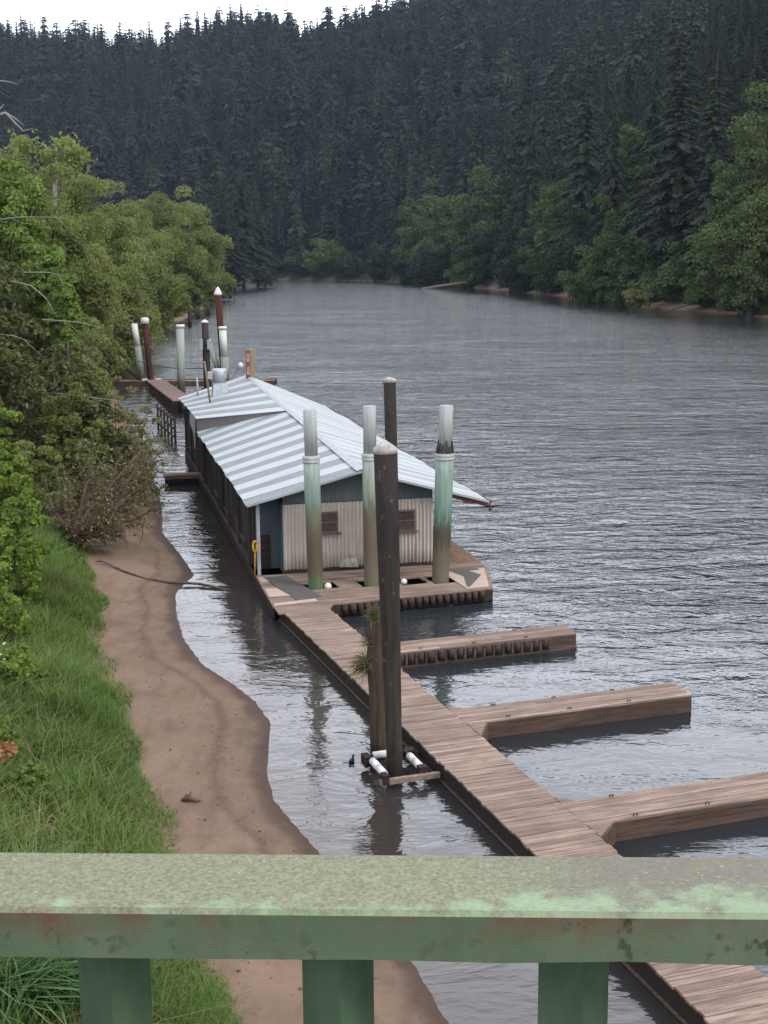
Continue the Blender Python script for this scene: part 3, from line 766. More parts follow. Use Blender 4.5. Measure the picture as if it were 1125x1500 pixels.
# bright shrub at the left frame edge and weeds on the grass slope
SH = [(-6, 590, 36, 52, 14000, .15, 'shrub', 'big bright green shrub at the left edge above the grass'), (14, 700, 34, 40, 9000, .14, 'shrub', 'lower bright green shrub bulging over the grass slope'), (-26, 800, 30, 48, 6000, .12, 'shrub', 'yellow green shrub at the left edge level with the driftwood stick'),
      (12, 950, 26.5, 44, 4200, .12, 'shrub', 'leafy weed clump with small white flowers on the grass slope'), (-22, 1065, 22.5, 44, 2600, .10, 'alder_bright', 'leafy weed patch at the left edge beside the orange dead branch'), (42, 1150, 21, 34, 1500, .09, 'alder_bright', 'low broad leaved weeds just above the bridge railing')]
for i, (pc, pt, Y, rp, nl, lf, mt, lab) in enumerate(SH):
    p = onY(pc, pt, Y); z0 = h1(p[0], Y)
    o = broadleaf(lab, 'shrub', p[0], Y, max(p[2], z0 + .6), rp * Y / FPX * 1.1, mt, 600 + i, int(nl * 1.9), lf * .78, 'bright shrubs on the near bank', name='shrub', nclump=120, flat=.8, ground=True, kw=dict(clump=(.10, .22), spread=(.15, 1.0)))
    if i == 3:
        for _ in range(8):
            q = np.array([rng.normal() * .5, rng.normal() * .5 - .2, (p[2] - z0) * rng.uniform(.6, 1.02)])
            MB().lathe([(.004, 0), (.022, .008), (.026, .02), (.008, .03)], 7, c=q).build('flower', M['white_plastic'], o)

# orange dead fern fronds
p = onz(-8, 1105, 1.6); od = thing('dead_fern', 'orange brown dead fern on the grass at the left edge', 'plant', (p[0], p[1], h1(p[0], p[1])))
c = []; n_ = []; b = MB()
for k in range(16):
    a = rng.uniform(0, 6.28); l = rng.uniform(.2, .45)
    pts = [np.array([math.cos(a) * l * s, math.sin(a) * l * s, .15 + .75 * l * s - .9 * l * s * s + .12]) for s in (0, .35, .7, 1)]
    b.tube(pts, [.008, .006, .005, .002], 4)
    for s in np.linspace(.15, 1, 34):
        i = min(int(s * 3), 2); f = s * 3 - i; q = pts[i] * (1 - f) + pts[i + 1] * f
        c.append(q + rng.normal(size=3) * .035); n_.append(rng.normal(size=3) * .5 + [0, 0, .8])
b.build('stems', M['twig_brown'], od); V, Fq = leaf_quads(np.array(c), np.array(n_), .075, 2.2)
link(bpy.data.objects.new('fronds', mesh_np('fronds', V, Fq, M['orange_leaf'], rng.random(len(c)))), od)

# ------------------------------------------------------------------ grass on the bank (uncountable)
def blades(xs, ys, hts, wid, lean, rs):
    n = len(xs); z = hfun(xs, ys) - .02
    az = rs.uniform(0, 6.28, n); dx, dy = np.cos(az), np.sin(az)
    la = lean * rs.uniform(.3, 1.3, n)
    V = np.empty((n, 6, 3)); w = wid * rs.uniform(.6, 1.3, n)
    pa = az + 1.57 + rs.normal(size=n) * .5; wx, wy = np.cos(pa) * w, np.sin(pa) * w
    for j, (s, ww) in enumerate(((0, 1.), (.55, .8), (1, .1))):
        hx = xs + dx * la * hts * s * s; hy = ys + dy * la * hts * s * s; hz = z + hts * (s - .28 * la * s * s)
        V[:, 2 * j] = np.stack([hx - wx * ww, hy - wy * ww, hz], 1); V[:, 2 * j + 1] = np.stack([hx + wx * ww, hy + wy * ww, hz], 1)
    q = np.arange(n)[:, None] * 6
    Fq = np.concatenate([q + [0, 1, 3, 2], q + [2, 3, 5, 4]], 1).reshape(-1, 4)
    return V.reshape(-1, 3), Fq
def scatter_grass(n, y0, y1, off0, off1, rs):
    y = y0 + (y1 - y0) * rs.random(n) ** .9
    xs = np.interp(y, LEFT[:, 1][1:24], LEFT[:, 0][1:24]); W = beach_w(y)
    x = xs - (W + off0 + (off1 - off0) * rs.random(n)) * 1.12
    return x, y
rs = np.random.default_rng(31)
n = 105000; x, y = scatter_grass(n, 13, 44, -.25, 6.2, rs)
keep = x > -.325 * y - .6; x, y = x[keep], y[keep]
_, sl, _, W = hfun(x, y, True)
clump = .5 + .5 * wob(x * 3, y * 3, 1.1)
ok = (sl > W - .3 + .5 * rs.random(len(x)) ** 2 * 1.2) & (rs.random(len(x)) < .35 + .75 * clump); x, y, sl, W, clump = x[ok], y[ok], sl[ok], W[ok], clump[ok]
ht = (.20 + .32 * np.clip((sl - W) / 1.2, 0, 1)) * rs.uniform(.6, 1.3, len(x)) * (.7 + .6 * clump)
V, Fq = blades(x, y, ht, .0075 + .00014 * y, 1.0, rs)
M['grass'] = mat_foliage('bank_grass', (.078, .138, .027), (.21, .31, .074), .3, 0, (.17, .165, .06), .16)
t = np.clip(.55 * (.5 + .5 * wob(x, y, 2.0)) + .45 * rs.random(len(x)), 0, 1)
tag(obj_from('grass', mesh_np('grass', V, Fq, M['grass'], np.repeat(t, 2))), 'long green grass covering the bank beside the sand', 'grass', kind='stuff')
# dry straw stems through it
n = 2600; x, y = scatter_grass(n, 13, 30, .6, 5.5, rs); keep = x > -.325 * y - .3; x, y = x[keep], y[keep]
V, Fq = blades(x, y, rs.uniform(.3, .75, len(x)), .006, 1.5, rs)
M['straw'] = mat_foliage('dry_stems', (.28, .22, .11), (.46, .38, .22), .25, 0)
tag(obj_from('dry_grass', mesh_np('dry_grass', V, Fq, M['straw'], np.repeat(rs.random(len(x)), 2))), 'pale dry stems scattered through the green grass', 'grass', kind='stuff')
# long-leaved tufts under the railing
tuft = []
for (tx, ty, nn, hh) in ((-4.05, 14.9, 900, 1.0), (-4.55, 15.6, 800, 1.05), (-3.75, 15.7, 420, .7), (-4.9, 16.6, 700, .95), (-4.2, 16.5, 420, .7), (-4.5, 14.3, 500, .9)):
    tuft.append((tx + rs.normal(size=nn) * .24, ty + rs.normal(size=nn) * .26, hh * rs.uniform(.6, 1.15, nn)))
x = np.concatenate([q[0] for q in tuft]); y = np.concatenate([q[1] for q in tuft]); ht = np.concatenate([q[2] for q in tuft])
V, Fq = blades(x, y, ht, .019, 1.25, rs)
M['tuft'] = mat_foliage('broad_grass', (.06, .125, .04), (.17, .29, .10), .3, 0, (.15, .16, .06), .05)
tag(obj_from('tall_grass', mesh_np('tall_grass', V, Fq, M['tuft'], np.repeat(rs.random(len(x)), 2))), 'broad bladed grass in tall tufts below the railing', 'grass', kind='stuff')

# ------------------------------------------------------------------ right bank and far hills
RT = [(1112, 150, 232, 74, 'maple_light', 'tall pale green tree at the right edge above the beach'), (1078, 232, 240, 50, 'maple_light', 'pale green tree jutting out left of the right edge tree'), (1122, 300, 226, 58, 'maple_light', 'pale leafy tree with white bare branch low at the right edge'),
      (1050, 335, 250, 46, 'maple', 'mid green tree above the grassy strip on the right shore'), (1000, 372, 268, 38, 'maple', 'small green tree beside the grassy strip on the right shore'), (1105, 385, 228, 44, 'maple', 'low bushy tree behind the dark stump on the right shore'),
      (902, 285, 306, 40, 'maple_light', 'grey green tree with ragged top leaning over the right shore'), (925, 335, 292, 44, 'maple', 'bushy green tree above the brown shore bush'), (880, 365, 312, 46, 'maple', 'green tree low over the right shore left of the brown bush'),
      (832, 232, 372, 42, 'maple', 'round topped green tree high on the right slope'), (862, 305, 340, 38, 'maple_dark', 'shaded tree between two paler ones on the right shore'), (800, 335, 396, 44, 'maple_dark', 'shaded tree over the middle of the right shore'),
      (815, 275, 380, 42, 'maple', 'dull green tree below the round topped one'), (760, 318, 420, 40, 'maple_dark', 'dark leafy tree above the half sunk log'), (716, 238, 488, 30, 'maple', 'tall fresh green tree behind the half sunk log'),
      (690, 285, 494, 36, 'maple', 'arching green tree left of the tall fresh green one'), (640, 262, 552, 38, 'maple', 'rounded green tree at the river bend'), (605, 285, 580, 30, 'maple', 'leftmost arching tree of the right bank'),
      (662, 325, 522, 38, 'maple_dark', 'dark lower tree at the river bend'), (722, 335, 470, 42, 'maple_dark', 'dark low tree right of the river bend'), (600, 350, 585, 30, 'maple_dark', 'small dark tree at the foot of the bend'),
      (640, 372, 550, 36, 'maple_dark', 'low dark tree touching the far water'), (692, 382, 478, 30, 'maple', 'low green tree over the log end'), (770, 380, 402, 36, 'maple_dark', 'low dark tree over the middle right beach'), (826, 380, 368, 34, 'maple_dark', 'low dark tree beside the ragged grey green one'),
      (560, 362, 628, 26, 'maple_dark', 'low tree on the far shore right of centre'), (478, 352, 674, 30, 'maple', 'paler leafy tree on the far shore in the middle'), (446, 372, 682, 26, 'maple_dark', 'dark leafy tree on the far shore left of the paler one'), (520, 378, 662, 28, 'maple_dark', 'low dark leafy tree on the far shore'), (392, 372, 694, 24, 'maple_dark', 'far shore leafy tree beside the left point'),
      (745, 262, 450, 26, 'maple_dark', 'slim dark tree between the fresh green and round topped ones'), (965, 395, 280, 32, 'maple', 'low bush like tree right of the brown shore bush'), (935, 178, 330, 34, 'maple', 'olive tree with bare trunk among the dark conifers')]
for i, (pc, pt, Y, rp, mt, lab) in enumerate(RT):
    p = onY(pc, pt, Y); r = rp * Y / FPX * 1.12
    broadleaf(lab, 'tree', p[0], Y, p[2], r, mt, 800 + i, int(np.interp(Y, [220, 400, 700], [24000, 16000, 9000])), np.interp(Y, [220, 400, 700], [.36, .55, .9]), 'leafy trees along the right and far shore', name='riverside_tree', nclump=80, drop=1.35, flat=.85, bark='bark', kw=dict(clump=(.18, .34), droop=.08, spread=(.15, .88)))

def in_view(x, y, lo=-330, hi=1380):
    p = 562.5 + FPX * x / (y * math.cos(PIT)); return (p > lo) & (p < hi)
# candidate places for conifers on the hillsides
cx, cy = np.meshgrid(np.arange(-560, 420, 7.6), np.arange(205, 1130, 7.6)); cx = cx.ravel() + rng.uniform(-3.6, 3.6, cx.size); cy = cy.ravel() + rng.uniform(-3.6, 3.6, cy.size)
zz, sl, sr, _ = hfun(cx, cy, True)
ok = (sr > np.interp(cy, [300, 600], [16, 9])) & in_view(cx, cy) & (zz < CH + .235 * cy)
cx, cy, zz, sr = cx[ok], cy[ok], zz[ok], sr[ok]
# thin out what lies behind the ridge line
pyy = 750 - FPX * ((np.stack([cx, cy, zz - CH], 1) @ CU) / (np.stack([cx, cy, zz - CH], 1) @ CF))
dep = np.hypot(cx, cy)
ang = (zz - CH) / cy
order = np.argsort(dep); best = np.full(90, -9.0); vis = np.zeros(len(cx), bool)
bins = np.clip(((562.5 + FPX * cx / cy) + 360) / 1800 * 90, 0, 89).astype(int)
for i in order:
    top = (zz[i] + 30 - CH) / cy[i]
    if top > best[bins[i]] + .001: vis[i] = True
    best[bins[i]] = max(best[bins[i]], (zz[i] + 12 - CH) / cy[i])
cx, cy, zz, dep, sr = cx[vis], cy[vis], zz[vis], dep[vis], sr[vis]
print('conifer places', len(cx))
order = np.argsort(dep); near = order[:290]; far = order[290:]
var = []
for k in range(6):
    rs = np.random.default_rng(40 + k)
    var.append((conifer_arrays(rs, r=(.15, .13, .17, .14, .19, .12)[k], whorls=(62, 66, 58, 64, 56, 68)[k], per=8, sprays=11, wid=.23, core=.02, base=(.12, .22, .08, .28, .14, .18)[k], droop=(.3, .4, .25, .35, .45, .3)[k], gap=(.12, .2, .1, .25, .15, .2)[k])))
con_me = [mesh_np('crown', v[0], v[1], M['conifer'], v[2]) for v in var]
tk = MB(); tk.lathe([(.014, -.04), (.011, .1), (.007, .5), (.002, .97)], 7, wob=.05); trunk_me = tk.mesh('trunk', M['bark'])
def conifer(label, x, y, h, k, group, w=1.0):
    o = thing('conifer_tree', label, 'conifer', (x, y, h1(x, y)), random.uniform(0, 6.28), group)
    o.scale = (h * w, h * w, h)
    link(bpy.data.objects.new('trunk', trunk_me), o); link(bpy.data.objects.new('crown', con_me[k]), o)
    return o
for pc, pt, Y, k, w, lab in ((1000, 8, 286, 0, 1.25, 'tall grey green conifer towering over the right shore'), (1052, 60, 262, 2, 1.0, 'dark conifer behind the pale tree at the right edge'), (1100, 98, 246, 2, 1.1, 'blue green conifer top above the pale right edge tree'), (960, 70, 300, 4, 1.0, 'dark conifer just left of the tallest one'),
                             (900, 120, 326, 1, 1.0, 'conifer with long bare pale trunk on the right slope'), (860, 60, 360, 0, 1.1, 'dark conifer above the round topped leafy tree'), (780, 150, 420, 3, 1.0, 'slim dark conifer in the middle of the right slope'),
                             (352, 238, 478, 4, 1.35, 'brownish conifer at the end of the left point'), (374, 262, 492, 0, 1.2, 'tallest conifer on the tip of the left point'), (322, 256, 462, 2, 1.3, 'dark conifer behind the last olive tree of the left bank'), (385, 318, 505, 4, 1.2, 'small conifer at the water on the left point'), (298, 262, 450, 1, 1.2, 'dark conifer top behind the olive trees'), (340, 300, 455, 2, 1.3, 'conifer low in front of the left point group')):
    p = onY(pc, pt, Y); conifer(lab, p[0], Y, p[2] - h1(p[0], Y), k, 'conspicuous conifers', w)
for i in near:
    h = random.uniform(22, 36) * (1.0 if sr[i] > 20 else .8)
    conifer('dark conifer in the dense forest on the slope above the right shore', cx[i], cy[i], h, random.randrange(6), 'conifers on the right hillside', random.uniform(.9, 1.3))
fv = []
for k in range(7):
    rs = np.random.default_rng(70 + k)
    fv.append(conifer_arrays(rs, r=(.19, .15, .23, .17, .27, .155, .21)[k], whorls=22, per=6, sprays=3, base=.05, droop=.45, gap=.1, wid=.42, noise=.25, core=.05, fat=.5, tap=(.75, .8, .55, .85, .45, .8, .65)[k]))
for k in range(3):
    rs = np.random.default_rng(90 + k); v_, f_, t_, _c = crown_clumps(1, .26, .36, .58, 16, 420, .085, rs, .8, clump=(.3, .5)); fv.append((v_, f_, t_ * .5 + .5))
VV = []; FF = []; TT = []; off = 0
for i in far:
    rd = random.random() < .09
    v, f, t = fv[random.randrange(7, 10) if rd else random.randrange(7)]
    h = random.uniform(16, 25) if rd else random.choice((random.uniform(16, 28), random.uniform(26, 36), random.uniform(32, 46))); a = random.uniform(0, 6.28); ca, sa = math.cos(a) * h * random.uniform(.95, 1.35), math.sin(a) * h * random.uniform(.85, 1.3)
    w = np.stack([v[:, 0] * ca - v[:, 1] * sa + cx[i], v[:, 0] * sa + v[:, 1] * ca + cy[i], v[:, 2] * h + zz[i] - .5], 1)
    VV.append(w); FF.append(f + off); off += len(v); TT.append(np.clip(t * .35 + random.uniform(0, .9) ** 1.8 * .9, 0, 1))
tag(obj_from('forest', mesh_np('forest', np.concatenate(VV), np.concatenate(FF), M['conifer_far'], np.concatenate(TT))), 'dense dark conifer forest covering the far hillside', 'forest', kind='stuff')

# ------------------------------------------------------------------ floating dock: walkway and three finger piers
TH = R(18.772)
dock = thing('floating_dock', 'weathered plank walkway with finger piers floating beside the piles', 'dock', (2.42, 20.42, 0), TH)
rs = np.random.default_rng(51)
ZD = .40
mb = MB(); y = -13.0
while y < 16.75:
    w = .140 + rs.uniform(-.005, .005)
    t = np.clip(.55 + rs.normal() * .20, 0, 1); e0, e1 = rs.normal() * .010, -.004 + (0 if any(q0 < y < q1 for q0, q1 in ((11.3, 12.5), (5.9, 7.3), (.4, 2.0))) else rs.normal() * .012)
    z = ZD + rs.normal() * .003
    mb.hexa([(e0, y, z - .04), (1.31 + e1, y, z - .04), (1.31 + e1, y + w, z - .04), (e0, y + w, z - .04), (e0, y, z), (1.31 + e1, y, z), (1.31 + e1, y + w, z), (e0, y + w, z)], t)
    y += w + .012
mb.build('deck_boards', M['deck'], dock)
MB().box(.02, .10, -13, 16.8, -.02, .358, .3).box(1.21, 1.29, -13, 16.8, -.02, .358, .4).build('edge_beam', M['fascia'], dock)
MB().box(-.012, .02, -13, 16.8, .02, .06, .8).build('rub_rail', M['fascia_brown'], dock)
mb = MB()
for k in range(8): mb.box(.12, 1.19, -12.6 + k * 3.7, -10.2 + k * 3.7, -.3, .30)
mb.build('float', M['hull'], dock)
def finger(y0, y1, x1, gus, bumpers=False, yt=0.0):
    f = bpy.data.objects.new('finger_pier', None)
    link(f, dock)
    mb = MB(); n = max(4, int(round((y1 - y0) / .14))); w = (y1 - y0) / n
    for k in range(n):
        a = y0 + k * w; xs = [1.309] + sorted(rs.uniform(2.2, x1 - .8, 1)) + [x1 + rs.normal() * .012]
        for xa, xb in zip(xs[:-1], xs[1:]):
            t = np.clip(.52 + rs.normal() * .22, 0, 1); z = ZD + rs.normal() * .003
            mb.box(xa + .004, xb - .004, a + .005, a + w - .005, z - .04, z, t)
    # corner gussets
    gx_, gy_ = gus
    mb.prism([(1.325, y0 - gy_), (1.325 + gx_, y0 - .006), (1.325, y0 - .006)], ZD - .04, ZD + .002, .35)
    mb.prism([(1.325, y1 + .3), (1.325, y1 + .006), (1.325 + .28, y1 + .006)], ZD - .04, ZD + .002, .4)
    f_b = mb.build('deck_boards', M['deck'], f)
    MB().box(1.36 + gx_, x1 - .01, y0 + .01, y0 + .07, -.03, ZD - .043, .5).box(1.36, x1 - .01, y1 - .07, y1 - .01, -.03, ZD - .043, .4).box(x1 - .075, x1 - .013, y0 + .075, y1 - .075, -.03, ZD - .043, .55).build('edge_beam', M['fascia_brown'], f)
    g = MB(); a = np.array([1.33, y0 - gy_]); b_ = np.array([1.33 + gx_, y0]); d = (b_ - a) / np.linalg.norm(b_ - a); nrm = np.array([d[1], -d[0]]) * .03
    g.prism([a + nrm, b_ + nrm, b_ - nrm, a - nrm], -.02, ZD - .043, .7); g.build('gusset_board', M['fascia_brown'], f)
    MB().box(1.45, x1 - .12, y0 + .09, y1 - .09, -.3, .28).build('float', M['hull'], f)
    if bumpers:
        b = MB(); p = MB(); x = 1.75; k = 0
        while x < x1 - .75:
            b.tube([(x, y0 - .015, .09), (x, y0 - .015, .355)], .105 + rs.normal() * .008, 10, rs.random()); x += .262 + rs.normal() * .012
        b.build('bumper_row', M['rubber'], f)
        x = 1.885
        while x < x1 - .75: MB().box(x - .035, x + .03, y0 - .10, y0 + .005, .09, .355, rs.random()).build('bumper_stave', M['fascia_brown'], f); x += .262
        MB().box(1.6, x1 - .02, y0 - .05, y0 + .005, -.03, .085, .8).build('rub_rail', M['fascia_brown'], f)
    # mooring cleats
    for x in np.arange(2.3, x1 - .3, 1.45):
        for yy in (y0 + .07, y1 - .07):
            if rs.random() < .6:
                MB().tube([(x - .03, yy, ZD), (x - .045, yy, ZD + .035), (x + .045, yy, ZD + .035), (x + .03, yy, ZD)], .011, 6).build('cleat', M['black_plastic'], f)
    return f
finger(11.50, 12.36, 6.62, (.45, .6), True)
finger(6.14, 7.06, 6.76, (.46, .76))
finger(.70, 1.72, 7.3, (.52, .48))
# pile guide: timber frame with white rollers round the big pile
g = bpy.data.objects.new('pile_guide', None); link(g, dock)
MB().box(-1.24, -.02, 4.20, 4.30, .12, .22, .9).build('outer_arm', M['drift'], g)
MB().box(-1.06, -.02, 5.42, 5.51, .12, .22, .2).build('inner_arm', M['fascia_brown'], g)
for q in ((-1.21, -1.07, 5.24, 5.54, .1, .30), (-1.2, -1.08, 4.16, 4.36, .14, .33), (-.42, -.24, 4.30, 4.46, .14, .34), (-.30, -.12, 5.34, 5.54, .22, .30)): MB().box(*q, .3).build('bracket', M['fascia'], g)
def roller(a, b_):
    r_ = bpy.data.objects.new('roller', MB().tube([a, b_], .075, 14).mesh('roller', M['white_plastic'])); link(r_, g)
    a = np.array(a); b_ = np.array(b_); m = (a + b_) / 2; d = (b_ - a) / np.linalg.norm(b_ - a)
    MB().tube([m - d * .025, m + d * .025], .080, 14).tube([a - d * .05, a], .05, 10).tube([b_, b_ + d * .05], .05, 10).build('axle_band', M['black_plastic'], r_) if False else None
    return r_
roller((-1.10, 4.40, .27), (-1.10, 4.72, .27)); roller((-1.10, 4.76, .27), (-1.10, 5.12, .27))
roller((-1.0, 5.40, .27), (-.72, 5.40, .27))
roller((-.33, 4.48, .28), (-.33, 4.80, .28)); roller((-.33, 4.84, .28), (-.33, 5.1, .28))
MB().tube([(-1.10, 4.3, .27), (-1.10, 5.25, .27)], .03, 8).tube([(-.33, 4.4, .28), (-.33, 5.4, .28)], .03, 8).tube([(-1.08, 5.40, .27), (-.3, 5.40, .27)], .03, 8).build('axle', M['black_plastic'], g)

# ------------------------------------------------------------------ boathouse on its float
hs = thing('boathouse', 'long floating boathouse with white and grey striped metal roof', 'boathouse', (-3.14, 40.46, 0), R(12.674))
LH = 28.0
def clip_poly(poly, ring):
    """Sutherland-Hodgman, ring counter-clockwise convex"""
    out = list(poly)
    for i in range(len(ring)):
        a, b_ = ring[i], ring[(i + 1) % len(ring)]
        def side(p): return (b_[0] - a[0]) * (p[1] - a[1]) - (b_[1] - a[1]) * (p[0] - a[0])
        res = []
        for j in range(len(out)):
            p, q = out[j], out[(j + 1) % len(out)]; sp, sq = side(p), side(q)
            if sp >= 0: res.append(p)
            if (sp >= 0) != (sq >= 0):
                t = sp / (sp - sq); res.append((p[0] + t * (q[0] - p[0]), p[1] + t * (q[1] - p[1])))
        out = res
        if len(out) < 3: return []
    return out
ring = [(-.9, -4.0), (.83, -4.08), (5.72, -3.47), (6.36, -.93), (6.36, -.06), (-.9, -.06)]
holes = [(.28, 1.32, -2.25, -1.62), (2.0, 2.78, -2.3, -1.62), (3.2, 4.0, -2.25, -1.75), (4.15, 5.1, -2.35, -1.6)]
mb = MB(); ca, sa = math.cos(R(6.1)), math.sin(R(6.1)); org = np.array([.83, -4.08])
k = -4; w = .19
while k < 26:
    v0 = k * (w + .01); v1 = v0 + w; k += 1
    cuts = [-2.2, rs.uniform(.2, 1.6), rs.uniform(2.6, 4.0), 6.4]
    segs = list(zip(cuts[:-1], cuts[1:]))
    for (hu0, hu1, hv0, hv1) in holes:
        # hole limits in board coordinates
        hm = np.array([(hu0 + hu1) / 2, (hv0 + hv1) / 2]) - org; ha = hm[0] * ca + hm[1] * sa; hb = -hm[0] * sa + hm[1] * ca
        if v1 > hb - (hv1 - hv0) / 2 and v0 < hb + (hv1 - hv0) / 2:
            ns = []
            for a, b_ in segs:
                h0, h1_ = ha - (hu1 - hu0) / 2, ha + (hu1 - hu0) / 2
                if h0 < b_ and h1_ > a:
                    if h0 > a: ns.append((a, h0))
                    if h1_ < b_: ns.append((h1_, b_))
                else: ns.append((a, b_))
            segs = ns
    t0 = np.clip(.5 + rs.normal() * .25, 0, 1)
    for a, b_ in segs:
        if b_ - a < .05: continue
        q = [(a + .003, v0), (b_ - .003, v0), (b_ - .003, v1), (a + .003, v1)]
        q = [(org[0] + p[0] * ca - p[1] * sa, org[1] + p[0] * sa + p[1] * ca) for p in q]
        q = clip_poly(q, ring)
        if len(q) >= 3: mb.prism(q, ZD - .04, ZD + rs.normal() * .003, np.clip(t0 + rs.normal() * .1, 0, 1))
mb.build('front_deck', M['deck'], hs)
mb = MB()
x = 4.84
while x < 6.3:
    mb.box(x, x + .185, -.05, LH, ZD - .04, ZD + rs.normal() * .002, rs.uniform(.2, .9)); x += .195
mb.build('side_deck', M['deck_long'], hs)
# hull with the pile wells left open
MB().prism([(-.86, -3.92), (.86, -3.98), (5.66, -3.38), (6.28, -.9), (6.28, -.06), (6.28, LH), (-.86, LH)], -.35, .02).build('float', M['hull'], hs)
mb = MB()
for a, b_ in (((-.88, -3.97), (-.88, LH)), ((6.33, LH), (6.33, -.93)), ((6.33, -.93), (5.70, -3.44)), ((5.70, -3.44), (.83, -4.05)), ((.83, -4.05), (.52, -4.6))):
    mb.bar((a[0], a[1], .19), (b_[0], b_[1], .19), .06, .325, rs.random())
mb.build('edge_beam', M['fascia'], hs)
# triangular landing between float and walkway
MB().prism([(-.86, -4.72), (.46, -4.92), (.80, -4.10), (-.88, -4.02)], ZD - .04, ZD + .004, .55).build('landing_board', M['deck'], hs)
b = MB(); d = np.array([5.72 - .83, -3.47 + 4.08]); Ld = np.linalg.norm(d); d /= Ld; s = .32
while s < Ld - .25:
    p = np.array([.83, -4.13]) + d * s; b.tube([(p[0], p[1], .1), (p[0], p[1], .36)], .09 + rs.normal() * .008, 9, rs.random()); s += .225 + rs.normal() * .01
b.build('bumper_row', M['rubber'], hs)
# floor finishes at the front
MB().prism([(-.72, -.5), (.02, -.35), (.62, -3.15), (-.12, -3.55)], ZD + .006, ZD + .022).build('grip_mat', M['mat_grey'], hs)
MB().prism([(-.86, -3.95), (.42, -3.72), (.40, -3.42), (-.84, -3.70)], ZD + .006, ZD + .03, .8).prism([(-.87, -.4), (-.72, -.4), (-.62, -1.0), (-.87, -1.05)], ZD + .006, ZD + .028, .5).prism([(-.86, -1.9), (-.5, -1.9), (-.25, -2.9), (-.86, -2.9)], ZD + .006, ZD + .026, .6).build('ply_patch', M['ply_pale'], hs)
pp_ = MB().prism([(4.75, -.95), (6.22, -.95), (5.66, -3.3), (4.95, -3.38)], ZD + .006, ZD + .024, .7).build('corner_patch', M['ply_pale'], hs)
MB().prism([(5.0, -.98), (6.0, -.98), (6.0, -1.16), (5.62, -1.2), (5.75, -1.6), (5.85, -1.85), (5.1, -3.2), (5.0, -3.2), (5.28, -1.9), (5.05, -1.15)], ZD + .026, ZD + .034).build('dark_marking', M['mat_grey'], hs)
# mooring floats in the wells
for (u, v, r_) in ((1.02, -2.02, .12), (2.66, -2.05, .09), (3.38, -1.95, .10)):
    MB().lathe([(.01, 0)] + [(r_ * math.sin(a), r_ - r_ * math.cos(a)) for a in np.linspace(.3, 2.84, 8)] + [(.01, 2 * r_)], 12, c=(u, v, ZD - .12)).build('white_float', M['white_plastic'], hs)

# roof heights
def zr(v): return 3.60 + .022 * v
UR, UL, UE = 2.44, -1.15, 6.54
def zfront(u):   # underside of front gable
    return (2.62 + (u - UL) / (UR - UL) * (3.58 - 2.62)) if u < UR else (3.58 + (u - UR) / (UE - UR) * (2.40 - 3.58))
def corrugated(mbx, u0, u1, v, zlo, zhi, pitch, amp, seed=0, side=1):
    n = int((u1 - u0) / pitch) * 2; rr = random.Random(seed)
    us = np.linspace(u0, u1, n + 1)
    for i in range(n):
        a, b_ = us[i], us[i + 1]; va, vb = v - amp * (i % 2), v - amp * ((i + 1) % 2)
        zl0, zl1 = (zlo(a), zlo(b_)) if callable(zlo) else (zlo, zlo); zh0, zh1 = (zhi(a), zhi(b_)) if callable(zhi) else (zhi, zhi)
        mbx.poly([(a, va, zl0), (b_, vb, zl1), (b_, vb, zh1), (a, va, zh0)], rr.random())
fw = corrugated
mb = MB(); corrugated(mb, 0, 4.8, -.02, lambda u: .50 + .03 * math.sin(u * 5) + (.10 if 3.0 < u < 3.3 else 0), 2.58, .118, .062)
mb.build('front_wall', M['wall_pale'], hs)
MB().box(0, 4.8, .0, .10, .40, 2.60).box(0.0, 4.8, -.07, -.0, .40, .52).build('wall_backing', M['fascia'], hs)
mb = MB(); corrugated(mb, 0, 4.8, .01, 2.56, zfront, .115, .02); mb.build('gable_cladding', M['wall_slate'], hs)
# loose flap at the foot of the wall
MB().hexa([(1.75, -.10, .52), (2.35, -.16, .50), (2.35, -.14, .51), (1.75, -.08, .53), (1.80, -.06, .74), (2.30, -.07, .80), (2.30, -.05, .80), (1.80, -.04, .74)]).build('loose_flap', M['wall_pale'], hs)
for (u0, u1, z0, z1) in ((.98, 1.72, 1.63, 2.30), (3.28, 4.20, 1.56, 2.24)):
    fr = MB().box(u0, u1, -.125, -.03, z0, z0 + .05).box(u0, u1, -.125, -.03, z1 - .05, z1).box(u0, u0 + .05, -.125, -.03, z0 + .05, z1 - .05).box(u1 - .05, u1, -.125, -.03, z0 + .05, z1 - .05).box(u0 + .05, u1 - .05, -.120, -.03, (z0 + z1) / 2 - .02, (z0 + z1) / 2 + .02).box(u0 - .02, u1 + .10, -.15, -.03, z0 - .04, z0 - .003).build('window', M['window_frame'], hs)
    MB().box(u0 + .05, u1 - .05, -.100, -.086, z0 + .05, z1 - .05).build('pane', M['pane'], fr)
# porch notch at the left corner
MB().box(-.02, .0, 0, .8, .4, 2.62).box(-.75, -.02, .8, .86, .4, 2.66).build('porch_wall', M['wall_porch'], hs)
MB().box(-.82, -.72, -.05, .05, .40, 2.62).build('porch_post', M['post_grey'], hs)
MB().box(-.70, -.3, .76, .797, .42, 1.5).build('porch_door', M['fascia'], hs)
mb = MB(); mb.tube([(-.9 + .06 * math.cos(a), -.12, 1.34 + .17 * math.sin(a)) for a in np.linspace(.6, 6.6, 14)], .035, 8); mb.tube([(-.9, -.12, 1.18), (-.92, -.15, .75), (-.93, -.16, .42)], .02, 6)
mb.build('yellow_loop', M['yellow'], hs)
